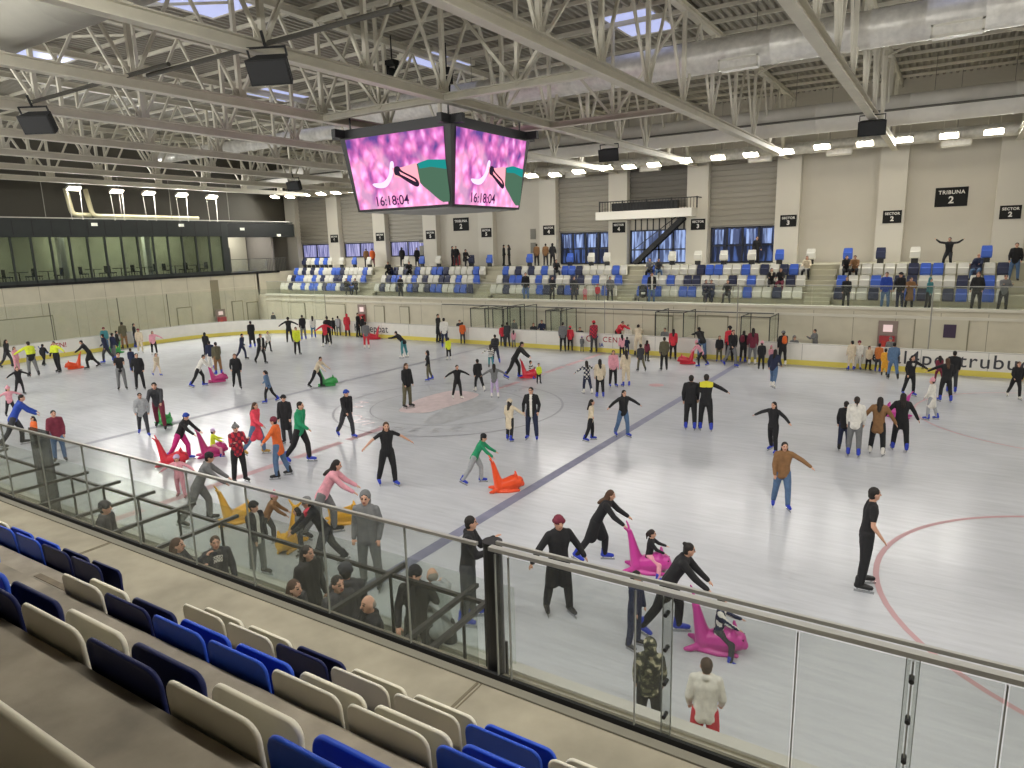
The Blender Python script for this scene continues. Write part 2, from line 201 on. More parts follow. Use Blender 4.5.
(1.06, 20.05, 3.85, -2.61, 1.7, 'sit', 'd', 'j', 'd', 'k', 'person in dark jacket and jeans seated high beside the stairs', 2, False, 0.45),
(-6.07, 20.05, 3.85, -2.47, 1.7, 'sit', 'k', 'd', 'd', 'k', 'person in black seated in the third row left of the glazed doors', 2, False, 0.45),
(-14.44, 21.25, 4.65, -1.99, 1.7, 'sit', 'k', 'k', 'd', 'k', 'person in black seated by the fire cabinet', 2, False, 0.45),
(-20.98, 20.05, 3.85, -2.58, 1.7, 'sit', 'k', 'k', 'd', 'k', 'person in dark clothes seated in the third row of the left stand', 2, False, 0.45),
(-18.83, 20.05, 3.85, -2.61, 1.7, 'sit', 'k', 'k', 'd', 'k', 'person in black seated below the long black coat', 2, False, 0.45),
(-24.0, 18.35, 2.65, -2.0, 1.7, 'sit', 'k', 'd', 'd', 'k', 'left one of two dark figures seated in the leftmost front row', 2, False, 0.45),
(-22.93, 18.35, 2.65, -2.71, 1.7, 'sit', 'k', 'k', 'd', 'k', 'right one of two dark figures seated in the leftmost front row', 2, False, 0.45),
(-29.6, 15.6, 0.15, -2.24, 1.2, 'pocket', 'd', 'd', 'H:g', 'k', 'person in dark coat behind the curved far boards', 2, False),
(-10.96, 15.6, 0.11, -2.5, 1.7, 'sit2', 'd', 'd', 'd', 'k', 'spectator in dark grey behind the far boards beside the orange child', 2, False, 0.45),
(-6.82, 15.8, 0.15, -2.23, 1.42, 'stand', 'g', 'g', 'd', 'k', 'spectator in grey behind the far boards near the red jacket', 2, False),
(-5.43, 15.8, 0.09, -2.43, 1.7, 'sit2', 'd', 'd', 'B', 'k', 'left of two spectators seated behind the far boards', 2, False, 0.45),
(-4.78, 15.8, 0.3, -2.8, 1.7, 'sit2', 'n', 'n', 'd', 'k', 'right of two spectators seated behind the far boards', 2, False, 0.45),
(0.46, 15.5, 0.15, -2.21, 1.9, 'lean', 'r', 'k', 'd', 'k', 'spectator in red coat behind the far boards near the board advert', 2, False),
(0.98, 15.6, 0.15, -2.74, 1.42, 'stand', 'w', 'w', 'D', 'k', 'spectator in white behind the far boards right of the red coat', 2, False),
(-2.03, 15.5, 0.0, -2.68, 1.7, 'sit2', 'k', 'k', 'd', 'k', 'spectator in black behind the far boards beside the red child', 2, False, 0.45),
(3.17, 15.6, 0.15, -2.8, 1.7, 'sit2', 'g', 'g', 'd', 'k', 'spectator in grey behind the far boards beside the red jacket woman', 2, False, 0.45),
(10.92, 15.6, 0.15, 2.24, 1.6, 'phone', 'g', 'g', 'd', 'k', 'spectator in dark grey raising a phone behind the far boards', 2, False),
(9.91, 15.6, 0.02, -2.62, 1.7, 'sit2', 'g', 't', 'C:g', 'k', 'spectator in grey hood seated behind the far boards', 2, False, 0.45),
(14.19, 15.6, 0.15, -3.08, 1.3, 'stand', 'g', 'g', 'H:g', 'k', 'spectator before the red fire cabinet behind the boards', 2, False),
(4.54, -15.48, 0.42, -0.96, 1.74, 'pocket', 'd', 'd', 'H:d', 'k', 'silhouetted man in dark grey jacket with cap behind the near glass at left', 0, False),
(7.07, -15.76, 0.42, -0.86, 1.74, 'phone', 'd', 'd', 'B', 'k', 'person with dark hair holding a phone low behind the near glass', 0, False),
(7.2, -15.2, 0.42, -1.96, 1.6, 'print', 'd', 'd', 'u', 'k', 'boy in dark sweater with white print and teal gloves', 0, False),
(8.99, -14.98, 0.42, -1.56, 1.74, 'pocket', 'k', 'k', 'D', 'k', 'woman in black jacket with hood looking left behind the near glass', 0, False),
(9.66, -15.77, 0.42, -1.19, 1.74, 'stand', 'd', 'd', 'B', 'k', 'woman with brown hair close below the near glass', 0, False),
(10.06, -15.42, 0.42, -1.77, 1.74, 'stand', 'd', 'd', 'd', 'k', 'dark haired man close below the near glass, left of the phone holder', 0, False),
(9.93, -15.14, 0.42, 0.83, 1.74, 'stand', 'd', 'd', 'H:d', 'k', 'person in dark padded jacket beside the phone holder', 0, False),
(10.79, -15.54, 0.42, 2.71, 1.74, 'phone', 'k', 'd', 'z', 'k', 'balding man in black jacket holding up a phone', 0, False),
(10.74, -14.69, 0.42, -2.59, 1.74, 'pocket', 'k', 'k', 'H:k', 'k', 'person in black puffer jacket and beanie below the near glass', 0, False),
(11.03, -14.6, 0.42, 0.87, 1.74, 'lean', 'L', 'd', 'z', 'k', 'bald man in light jacket leaning below the near glass', 0, False),
(13.58, -13.69, 0, 0.45, 1.4, 'stand', 'camo', 'k', 'C:camo', 'k', 'child in camouflage hooded jacket watching from below the glass', 0, False),
(14.33, -13.85, 0, 0.27, 1.45, 'pocket', 'w', 'r', 'u', 'w', 'boy in cream white hoodie and red trousers watching from below the glass', 0, False),
(-2.48, -8.72, 0.0, -0.49, 1.05, 'ride', 'y', 'p', 'H:l', 'b', 'child in yellow jacket and pink trousers riding the pink seal on the left', 1, True, 0.3),
(11.96, -9.48, 0.0, -1.3, 1.05, 'ride', 'k', 'p', 'P', 'b', 'girl with ponytail and black jacket riding a pink seal', 1, True, 0.3),
(13.81, -11.4, 0.0, -1.4, 1.1, 'ride', 'n', 'd', 'd', 'b', 'child in blue patterned top riding the nearest pink seal', 1, True, 0.3),
(-0.03, 6.27, 0.0, -1.03, 1.0, 'ride', 'w', 'r', 'd', 'b', 'child in striped white jumper riding the red seal at centre', 2, True, 0.3)]
AIDS = [
(-24.8, -2.03, 2.71, 'orange', 'orange seal skating aid pushed by the black coat near the left end'),
(-28.6, 2.31, -3.1, 'green', 'green seal skating aid at the end boards'),
(-7.64, -7.12, -1.75, 'green', 'green seal skating aid between the legs of the man in maroon trousers'),
(-2.48, -8.72, -0.49, 'magenta', 'pink seal skating aid carrying a child in a yellow jacket'),
(-2.76, -9.86, -0.7, 'red', 'empty red seal skating aid beside the magenta trousers'),
(2.82, -11.72, -0.51, 'yellow', 'yellow seal skating aid seen through the near glass, leftmost'),
(5.05, -10.57, -0.92, 'yellow', 'yellow seal skating aid pushed by the girl in pink'),
(5.04, -12.15, -2.76, 'yellow', 'yellow seal skating aid half hidden between the spectators'),
(7.23, -7.04, -0.91, 'orange', 'orange seal skating aid pushed by the child in dark green'),
(11.96, -9.48, -1.3, 'pink', 'pink seal skating aid carrying the child with a ponytail'),
(13.81, -11.4, -1.4, 'pink', 'pink seal skating aid carrying a child in blue, nearest to the camera'),
(-0.03, 6.27, -1.03, 'red', 'red seal skating aid above the centre circle'),
(5.32, 12.78, 1.89, 'red', 'red seal skating aid held by the little girl in pink'),
(-17.17, 13.9, 2.34, 'red', 'red seal skating aid lying against the far boards'),
(-13.37, -0.88, -0.6, 'magenta', 'magenta seal skating aid pushed by the child in white'),
(-7.54, 0.75, -0.74, 'green', 'green seal skating aid beside the left blue line'),
(15.11, 5.4, 1.44, 'pink', 'pink seal skating aid hidden behind the rightmost woman of the line')]

# ---------------------------------------------------------------- materials
def lin(c):
    return tuple(((v / 12.92) if v <= 0.04045 else ((v + 0.055) / 1.055) ** 2.4) for v in c)
def hexc(h):
    return lin(tuple(int(h[i:i + 2], 16) / 255 for i in (0, 2, 4)))
MATS = {}
def mat(name, col, rough=0.6, metal=0.0, noise=0.0, nscale=8.0, bump=0.0, spec=0.5, em=None, ems=0.0):
    if name in MATS: return MATS[name]
    m = bpy.data.materials.new(name); m.use_nodes = True
    nt = m.node_tree; b = nt.nodes['Principled BSDF']
    c = hexc(col)
    b.inputs['Base Color'].default_value = (*c, 1)
    b.inputs['Roughness'].default_value = rough
    b.inputs['Metallic'].default_value = metal
    b.inputs['Specular IOR Level'].default_value = spec
    if em:
        b.inputs['Emission Color'].default_value = (*hexc(em), 1)
        b.inputs['Emission Strength'].default_value = ems
    if noise or bump:
        tc = nt.nodes.new('ShaderNodeTexCoord')
        n = nt.nodes.new('ShaderNodeTexNoise'); n.inputs['Scale'].default_value = nscale
        n.inputs['Detail'].default_value = 6
        nt.links.new(tc.outputs['Object'], n.inputs['Vector'])
        if noise:
            r = nt.nodes.new('ShaderNodeValToRGB')
            r.color_ramp.elements[0].position = 0.3; r.color_ramp.elements[1].position = 0.7
            r.color_ramp.elements[0].color = (*[v * (1 - noise) for v in c], 1)
            r.color_ramp.elements[1].color = (*[min(1, v * (1 + noise)) for v in c], 1)
            nt.links.new(n.outputs['Fac'], r.inputs['Fac'])
            nt.links.new(r.outputs['Color'], b.inputs['Base Color'])
        if bump:
            bp = nt.nodes.new('ShaderNodeBump'); bp.inputs['Strength'].default_value = bump
            bp.inputs['Distance'].default_value = 0.02
            nt.links.new(n.outputs['Fac'], bp.inputs['Height'])
            nt.links.new(bp.outputs['Normal'], b.inputs['Normal'])
    MATS[name] = m
    return m

def glass_mat(name, tint, fac, gloss=0.12):
    m = bpy.data.materials.new(name); m.use_nodes = True
    nt = m.node_tree; nt.nodes.clear()
    o = nt.nodes.new('ShaderNodeOutputMaterial')
    t = nt.nodes.new('ShaderNodeBsdfTransparent'); t.inputs[0].default_value = (*tint, 1)
    g = nt.nodes.new('ShaderNodeBsdfGlossy'); g.inputs['Roughness'].default_value = 0.03
    lw = nt.nodes.new('ShaderNodeLayerWeight'); pw = nt.nodes.new('ShaderNodeMath'); pw.operation = 'POWER'; pw.inputs[1].default_value = 4
    nt.links.new(lw.outputs['Facing'], pw.inputs[0]); fr = nt.nodes.new('ShaderNodeMath'); fr.operation = 'MULTIPLY_ADD'; fr.inputs[1].default_value = gloss * 2.5; fr.inputs[2].default_value = gloss * .2; nt.links.new(pw.outputs[0], fr.inputs[0])
    d = nt.nodes.new('ShaderNodeBsdfDiffuse'); d.inputs[0].default_value = (.5, .53, .5, 1)
    mx = nt.nodes.new('ShaderNodeMixShader'); mx2 = nt.nodes.new('ShaderNodeMixShader')
    mx2.inputs[0].default_value = fac
    nt.links.new(fr.outputs[0], mx.inputs[0]); nt.links.new(t.outputs[0], mx.inputs[1]); nt.links.new(g.outputs[0], mx.inputs[2])
    nt.links.new(mx.outputs[0], mx2.inputs[1]); nt.links.new(d.outputs[0], mx2.inputs[2])
    nt.links.new(mx2.outputs[0], o.inputs[0])
    MATS[name] = m
    return m

# ---------------------------------------------------------------- mesh helpers
class MB:
    def __init__(s): s.v = []; s.f = []; s.m = []; s.mi = 0
    def add(s, v, f, mi=None):
        n = len(s.v); s.v += [tuple(p) for p in v]
        s.f += [tuple(i + n for i in q) for q in f]; s.m += [s.mi if mi is None else mi] * len(f); return s
    def box(s, x0, x1, y0, y1, z0, z1, mi=None):
        v = [(x0, y0, z0), (x1, y0, z0), (x1, y1, z0), (x0, y1, z0), (x0, y0, z1), (x1, y0, z1), (x1, y1, z1), (x0, y1, z1)]
        return s.add(v, [(3, 2, 1, 0), (4, 5, 6, 7), (0, 1, 5, 4), (1, 2, 6, 5), (2, 3, 7, 6), (3, 0, 4, 7)], mi)
    def beam(s, a, b, w, h, mi=None, up=(0, 0, 1)):
        a = Vector(a); b = Vector(b); d = (b - a).normalized(); u = Vector(up)
        if abs(d.dot(u)) > 0.98: u = Vector((1, 0, 0))
        r = d.cross(u).normalized() * (w / 2); u2 = r.cross(d).normalized() * (h / 2)
        v = [a - r - u2, a + r - u2, a + r + u2, a - r + u2, b - r - u2, b + r - u2, b + r + u2, b - r + u2]
        return s.add(v, [(0, 1, 2, 3), (7, 6, 5, 4), (0, 4, 5, 1), (1, 5, 6, 2), (2, 6, 7, 3), (3, 7, 4, 0)], mi)
    def tube(s, pts, r, n=8, mi=None, cap=True):
        pts = [Vector(p) for p in pts]; rs = r if isinstance(r, (list, tuple)) else [r] * len(pts)
        v = []; f = []; prev = None
        for i, p in enumerate(pts):
            d = (pts[min(i + 1, len(pts) - 1)] - pts[max(i - 1, 0)]).normalized()
            if prev is None:
                u = Vector((0, 0, 1)) if abs(d.z) < .95 else Vector((1, 0, 0)); a = d.cross(u).normalized()
            else:
                a = (prev - d * prev.dot(d)).normalized()
            prev = a; b = d.cross(a)
            for k in range(n):
                t = 2 * PI * k / n; v.append(p + (a * math.cos(t) + b * math.sin(t)) * rs[i])
        for i in range(len(pts) - 1):
            for k in range(n):
                k2 = (k + 1) % n; f.append((i * n + k, i * n + k2, (i + 1) * n + k2, (i + 1) * n + k))
        if cap:
            f.append(tuple(range(n - 1, -1, -1))); f.append(tuple((len(pts) - 1) * n + k for k in range(n)))
        return s.add(v, f, mi)
    def prism(s, outline, axis, a, b, mi=None):
        """outline of 2-D points extruded along axis ('x','y','z') from a to b"""
        n = len(outline)
        def P(p, t):
            return {'x': (t, p[0], p[1]), 'y': (p[0], t, p[1]), 'z': (p[0], p[1], t)}[axis]
        v = [P(p, a) for p in outline] + [P(p, b) for p in outline]
        f = [tuple(range(n - 1, -1, -1)), tuple(range(n, 2 * n))] + [(i, (i + 1) % n, n + (i + 1) % n, n + i) for i in range(n)]
        return s.add(v, f, mi)
    def mesh(s, name, mats, smooth=False):
        me = bpy.data.meshes.new(name); me.from_pydata(s.v, [], s.f)
        for m in (mats if isinstance(mats, (list, tuple)) else [mats]): me.materials.append(m)
        if any(s.m): me.polygons.foreach_set('material_index', s.m)
        if smooth: me.polygons.foreach_set('use_smooth', [True] * len(s.f))
        me.update()
        bm = bmesh.new(); bm.from_mesh(me); bmesh.ops.recalc_face_normals(bm, faces=bm.faces); bm.to_mesh(me); bm.free()
        return me
    def build(s, name, mats, parent=None, smooth=False):
        o = bpy.data.objects.new(name, s.mesh(name, mats, smooth)); COL.objects.link(o)
        if parent: o.parent = parent
        return o

def tag(o, label=None, cat=None, group=None, kind=None):
    if label: o['label'] = label
    if cat: o['category'] = cat
    if group: o['group'] = group
    if kind: o['kind'] = kind
    return o
def empty(name, loc=(0, 0, 0), rz=0.0, **k):
    o = bpy.data.objects.new(name, None); COL.objects.link(o); o.location = loc; o.rotation_euler = (0, 0, rz)
    o.empty_display_size = .1
    return tag(o, **k)
def struct(o): o['kind'] = 'structure'; return o
def text(name, s, size, m, parent=None, ext=0.004, bold=0.0, spacing=1.0, align='CENTER'):
    c = bpy.data.curves.new(name, 'FONT'); c.body = s; c.size = size; c.extrude = ext; c.offset = bold
    c.align_x = align; c.align_y = 'CENTER'; c.space_character = spacing; c.materials.append(m)
    o = bpy.data.objects.new(name, c); COL.objects.link(o)
    if parent: o.parent = parent
    return o

# ---------------------------------------------------------------- camera
cam = bpy.data.cameras.new('camera'); co = bpy.data.objects.new('camera', cam); COL.objects.link(co)
yaw, pitch, roll = 0.567, -0.199, -0.027
f = Vector((-math.sin(yaw) * math.cos(pitch), math.cos(yaw) * math.cos(pitch), math.sin(pitch)))
r0 = Vector((math.cos(yaw), math.sin(yaw), 0)); u0 = r0.cross(f)
rr = math.cos(roll) * r0 + math.sin(roll) * u0; uu = -math.sin(roll) * r0 + math.cos(roll) * u0
M = Matrix((rr, uu, -f)).transposed().to_4x4(); M.translation = (CAMX, CAMY, CAMZ); co.matrix_world = M
cam.sensor_fit = 'HORIZONTAL'; cam.sensor_width = 36; cam.lens = 688.4 / 1024 * 36; cam.clip_end = 300; cam.clip_start = .05
scene.camera = co

# ---------------------------------------------------------------- base materials
steel = mat('painted_steel', 'D6D2C3', .55, noise=.06, nscale=2)
steel2 = mat('painted_steel_pale', 'E6E2D4', .5)
conc = mat('concrete_wall', 'CBC5B2', .85, noise=.06, nscale=1.2, bump=.15)
tread = mat('concrete_tread', '90887A', .85, noise=.32, nscale=3.2, bump=.5)
tread2 = mat('concrete_deck', '968F7D', .85, noise=.18, nscale=2.4, bump=.3)
wallp = mat('white_wall_paint', 'CDC8BC', .8, noise=.02, nscale=1)
wallg = mat('grey_wall_cladding', '9D998F', .6)
pil = mat('pillar_paint', 'D5D1C6', .75)
black = mat('black_metal', '1B1C1E', .5)
blackm = mat('matt_black', '0F1011', .8)
darkf = mat('dark_fascia', '2B302F', .5, noise=.08, nscale=2)
navyf = mat('navy_frame', '171D2B', .4)
white = mat('white_paint', 'DEDBD0', .6)
wood = mat('weathered_slat', '6E6250', .8, noise=.25, nscale=9)
chrome = mat('brushed_rail', 'B4B3AD', .3, metal=.45)
galv = mat('galvanised_sheet', 'E6E4DE', .38, metal=.3, noise=.12, nscale=5, bump=.5)
fabricduct2 = mat('shaded_fabric_duct', 'A3A197', .8, noise=.04, nscale=3)  # darker copy of the white duct fabric, shade put into its colour
fabricduct = mat('white_fabric_duct', 'E6E3DC', .8, noise=.03, nscale=3)
kick = mat('yellow_kickplate', 'E0D060', .5)
boardw = mat('white_board', 'E2DFD6', .35, noise=.03, nscale=3)
inkd = mat('dark_lettering', '3A3A40', .6)
inkw = mat('white_lettering', 'E8E6E0', .6)
redp = mat('red_paint', 'A8323A', .5)
blueink = mat('blue_lettering', '2F4FA0', .6)
glass = glass_mat('clear_glass', (.88, .895, .88), .045)
glassd = glass_mat('smoked_glass', (.38, .4, .4), .05)
glassw = glass_mat('window_glass', (.62, .66, .62), .03)
thin = glass_mat('thin_clear_glass', (.95, .97, .95), .03)

# ---------------------------------------------------------------- ice
HX, HY, RC = 30.48, 14.57, 7.0
def rink_outline(dx=0.0, n=14):
    p = []; hx, hy, rc = HX + dx, HY + dx, RC + dx
    for cx, cy, a0 in ((hx - rc, hy - rc, 0), (-hx + rc, hy - rc, 90), (-hx + rc, -hy + rc, 180), (hx - rc, -hy + rc, 270)):
        for k in range(n + 1):
            a = R(a0 + 90 * k / n); p.append((cx + rc * math.cos(a), cy + rc * math.sin(a)))
    return p
def ice_material():
    m = bpy.data.materials.new('ice'); m.use_nodes = True; nt = m.node_tree; b = nt.nodes['Principled BSDF']
    tc = nt.nodes.new('ShaderNodeTexCoord')
    n1 = nt.nodes.new('ShaderNodeTexNoise'); n1.inputs['Scale'].default_value = .35; n1.inputs['Detail'].default_value = 5
    mp = nt.nodes.new('ShaderNodeMapping'); mp.inputs['Scale'].default_value = (.22, 2.0, 1); mp.inputs['Rotation'].default_value = (0, 0, .5)
    n2 = nt.nodes.new('ShaderNodeTexNoise'); n2.inputs['Scale'].default_value = 3.5; n2.inputs['Detail'].default_value = 8; n2.inputs['Roughness'].default_value = .65
    nt.links.new(tc.outputs['Object'], n1.inputs['Vector']); nt.links.new(tc.outputs['Object'], mp.inputs['Vector'])
    nt.links.new(mp.outputs['Vector'], n2.inputs['Vector'])
    mix = nt.nodes.new('ShaderNodeMix'); mix.data_type = 'FLOAT'; mix.inputs[0].default_value = .5
    nt.links.new(n1.outputs['Fac'], mix.inputs[2]); nt.links.new(n2.outputs['Fac'], mix.inputs[3])
    rp = nt.nodes.new('ShaderNodeValToRGB'); e = rp.color_ramp.elements
    e[0].position = .33; e[0].color = (*hexc('B2B4B9'), 1); e[1].position = .62; e[1].color = (*hexc('C8CACF'), 1)
    nt.links.new(mix.outputs[0], rp.inputs['Fac']); nt.links.new(rp.outputs['Color'], b.inputs['Base Color'])
    n3 = nt.nodes.new('ShaderNodeTexNoise'); n3.inputs['Scale'].default_value = 5; n3.inputs['Detail'].default_value = 6
    mp3 = nt.nodes.new('ShaderNodeMapping'); mp3.inputs['Scale'].default_value = (.5, 1.6, 1); mp3.inputs['Rotation'].default_value = (0, 0, .55)
    nt.links.new(tc.outputs['Object'], mp3.inputs['Vector']); nt.links.new(mp3.outputs['Vector'], n3.inputs['Vector'])
    bp = nt.nodes.new('ShaderNodeBump'); bp.inputs['Strength'].default_value = .35; bp.inputs['Distance'].default_value = .012
    nt.links.new(n3.outputs['Fac'], bp.inputs['Height']); nt.links.new(bp.outputs['Normal'], b.inputs['Normal'])
    b.inputs['Roughness'].default_value = .22; b.inputs['IOR'].default_value = 1.31; b.inputs['Specular IOR Level'].default_value = .16
    return m
ice = MB(); o = rink_outline(); ice.add([(x, y, 0) for x, y in o], [tuple(range(len(o)))])
struct(ice.build('floor_ice', ice_material()))
g = MB(); g.box(-44, 24, -30, 26, -.4, -.06); struct(g.build('floor_hall', conc))
# walkway slab round the rink (ring)
def ring(outA, outB, z0, z1):
    m = MB(); n = len(outA); v = [(x, y, z0) for x, y in outA] + [(x, y, z1) for x, y in outA] + [(x, y, z0) for x, y in outB] + [(x, y, z1) for x, y in outB]
    f = []
    for i in range(n):
        j = (i + 1) % n
        f += [(i, j, n + j, n + i), (2 * n + i, 3 * n + i, 3 * n + j, 2 * n + j), (n + i, n + j, 3 * n + j, 3 * n + i), (i, 2 * n + i, 2 * n + j, j)]
    m.add(v, f); return m
struct(ring(rink_outline(.14), rink_outline(.16), -.05, .2).build('trim_plinth', conc))
w = MB(); w.box(-44, 24, 14.75, 17.0, -.05, .15); w.box(-44, -30.66, -17, 14.75, -.05, .15); w.box(-30.66, 24, -17, -14.75, -.05, .42)
struct(w.build('floor_walkway', tread2))

# ice markings, painted in the ice
def flat(name, faces, m, z=.004):
    mb = MB()
    for poly in faces: mb.add([(x, y, z) for x, y in poly], [tuple(range(len(poly)))])
    return struct(mb.build(name, m))
def ringp(cx, cy, r, w, n=72):
    return [[(cx + q * math.cos(a), cy + q * math.sin(a)) for q, a in ((r, t), (r + w, t), (r + w, t2), (r, t2))] for t, t2 in ((2 * PI * k / n, 2 * PI * (k + 1) / n) for k in range(n))]
mk_b = mat('blue_line_paint', '85869A', .3, noise=.12, nscale=2.5); mk_b2 = mat('left_line_paint', '92939A', .3, noise=.12, nscale=2.5)
mk_r = mat('red_line_paint', 'BFA0A4', .3, noise=.12, nscale=3); mk_g = mat('grey_mark_paint', '97989D', .3, noise=.1)
mk_r2 = mat('red_circle_paint', 'BF9C9F', .3); mk_gr = mat('grey_logo_paint', 'B2B3B6', .3, noise=.1, nscale=3); mk_pk = mat('pink_logo_paint', 'D8C6C6', .3, noise=.1, nscale=3)
for m_ in (mk_b, mk_b2, mk_r, mk_g, mk_r2, mk_gr, mk_pk): m_.node_tree.nodes['Principled BSDF'].inputs['Specular IOR Level'].default_value = .05; m_.node_tree.nodes['Principled BSDF'].inputs['Roughness'].default_value = .5
BL = 7.676
flat('trim_1', [[(BL - .15, -HY + .02), (BL + .15, -HY + .02), (BL + .15, HY - .02), (BL - .15, HY - .02)]], mk_b)
flat('trim_2', [[(-BL - .15, -HY + .02), (-BL + .15, -HY + .02), (-BL + .15, HY - .02), (-BL - .15, HY - .02)]], mk_b2)
dash = [[(-.15, y), (.15, y), (.15, min(y + 1.9, HY - .05)), (-.15, min(y + 1.9, HY - .05))] for y in np.arange(-14.3, 14.4, 2.2)]
flat('trim_3', [d for d in dash if abs((d[0][1] + d[2][1]) / 2) > 3.9], mk_r)
flat('trim_4', ringp(0, 0, 4.42, .09), mk_g); flat('trim_5', ringp(20.1, -7.1, 4.45, .1), mk_r2); flat('trim_6', ringp(20.1, 7.1, 4.45, .08), mk_r)
flat('trim_7', ringp(-20.1, -7.1, 4.45, .07) + ringp(-20.1, 7.1, 4.45, .07), mk_g)
flat('trim_8', [[(BL - 1.8 + .33 * math.cos(2 * PI * k / 24), 7.1 + .33 * math.sin(2 * PI * k / 24)) for k in range(24)]], mk_r2)
flat('trim_9', ringp(0, 0, 3.05, .05), mk_g)
def blob(pts, k=6):
    n = len(pts); out = []
    for i in range(n):
        p0, p1, p2, p3 = [Vector(pts[(i + j) % n]) for j in (-1, 0, 1, 2)]
        for t in range(k):
            t /= k; out.append(tuple(.5 * ((2 * p1) + (p2 - p0) * t + (2 * p0 - 5 * p1 + 4 * p2 - p3) * t * t + (3 * p1 - p0 - 3 * p2 + p3) * t ** 3)))
    return out
flat('trim_10', [blob(LOGO_PINK)], mk_pk, .006); flat('trim_11', [blob(LOGO_GREY)], mk_gr, .007)
LET = mat('faded_grey_lettering', 'A6A7AB', .3); LETP = mat('faded_pink_lettering', 'CBB4B5', .3)
for ch, a, mm in (('D', -82, LET), ('E', -71, LET), ('S', -60, LET), ('C', -49, LET), ('\u2022', -93, LETP), ('I', -104, LETP), ('U', -113, LETP), ('C', -124, LETP), ('R', -150, LETP), ('A', -162, LETP), ('I', 60, LET), ('S', 75, LET), ('C', 90, LET), ('E', 120, LET), ('T', 140, LET)):
    t = text('lettering', ch, .75, mm, ext=.0005); a = R(a); t.location = (3.75 * math.cos(a), 3.75 * math.sin(a), .006)
    t.rotation_euler = (0, 0, a + PI / 2); t.name = 'trim_lettering'; struct(t)

# ---------------------------------------------------------------- rink boards
b_ = ring(rink_outline(0.0), rink_outline(.12), 0, 1.05); bo = struct(b_.build('wall_rink', boardw))
kb = ring(rink_outline(-.015), rink_outline(.002), 0.01, .26); k_ = kb.build('trim_kickplate', kick); struct(k_)
cap = ring(rink_outline(-.02), rink_outline(.14), 1.05, 1.08); struct(cap.build('trim_boardcap', mat('board_cap', 'BDBBB4', .5)))
def boardtext(s, x, size, m, z=.68, sp=1.0, name='trim_lettering', bold=.004):
    t = text(name, s, size, m, sp and None, ext=.003, bold=bold, spacing=sp); t.rotation_euler = (PI / 2, 0, 0); t.location = (x, HY - .012, z); struct(t); return t
boardtext('eral4pentrubucu', 16.75, .86, inkd, .64, 1.12)
boardtext('h  usepoat', -18.0, .72, inkd, .62, 1.05)
boardtext('CEN!', 0.42, .42, redp, .74, 1.2); boardtext('V', -.55, .5, blueink, .74); boardtext('C', -1.0, .5, redp, .74); boardtext('IA', -.2, .3, blueink, .42)
for s_, y_, m_ in (('V', 1.05, blueink), ('CEN!', 1.75, redp)):
    pass
for s_, y_, m_, z_, q_ in (('CEN!', -.1, redp, .74, .42), ('C V', -1.35, blueink, .7, .42), ('IA', -.9, blueink, .42, .3)):
    t = text('trim_lettering', s_, q_, m_, ext=.003, bold=.004); t.rotation_euler = (PI / 2, 0, PI / 2); t.location = (-HX + .012, y_, z_); struct(t)
# hanging board joints
jt = MB()
for x in np.arange(-22, 23, 2.5): jt.box(x - .012, x + .012, HY - .006, HY + .01, .27, 1.05)
struct(jt.build('trim_boardjoints', mat('board_joint', 'A5A39C', .6)))

# ---------------------------------------------------------------- far stand
DK = 2.6
def panel_wall(name, x0, x1, y0, y1, z0, z1, joints, axis, m=None):
    """concrete wall with recessed joints modelled as narrow grooves of darker joint"""
    mb = MB(); mb.box(x0, x1, y0, y1, z0, z1, 0)
    for j in joints:
        if axis == 'x': mb.box(j - .012, j + .012, y0 - .004, y0 + .01, z0, z1 - .12, 1)
        else: mb.box(x1 - .01, x1 + .004, j - .012, j + .012, z0, z1 - .12, 1)
    return struct(mb.build(name, [m or conc, mat('wall_joint', '8F8977', .9)]))  # second material: darker joint lines between the wall panels
panel_wall('wall_front', -33.0, 24, 17.0, 17.25, 0, DK, np.arange(-32, 24, 1.85), 'x')
led = MB(); led.box(-32, 24, 16.86, 17.3, DK - .02, DK + .1); led.box(-32, 24, 16.93, 17.0, DK - .42, DK - .28); struct(led.build('trim_ledge', mat('ledge_paint', 'D2CEBF', .6)))
# tiers
TF = [(2.6, 17.25, 18.9), (3.2, 18.9, 19.7), (3.8, 19.7, 20.55), (4.65, 20.55, 23.9)]
t_ = MB()
for z, y0, y1 in TF: t_.box(-32.5, 24, y0, y1, 0.05 if z > 2.7 else 2.35, z)
struct(t_.build('floor_far_stand', mat('far_tread', 'B0AC97', .8, noise=.08, nscale=1.5)))
ST = [(-22.7, -21.2), (-11.8, -10.45), (-.95, .15), (9.75, 11.1)]
for a, b in ST:      # stair flights with half steps
    s = MB()
    for (z, y0, y1), (z2, _, _) in zip(TF[:-1], TF[1:]):
        n = 3
        for k in range(1, n): s.box(a + .05, b - .05, y1 - .27 * (n - k), y1, z, z + (z2 - z) * k / n)
    o = s.build('concrete_stair', mat('stair_concrete', 'B9B59F', .8))
    tag(o, {-22.7: 'leftmost concrete stair flight in the far stand', -11.8: 'concrete stair flight left of sector four sign in the far stand', -.95: 'concrete stair flight under the black steel staircase', 9.75: 'widest looking concrete stair flight, right of the glazed doors'}[a], 'stair')
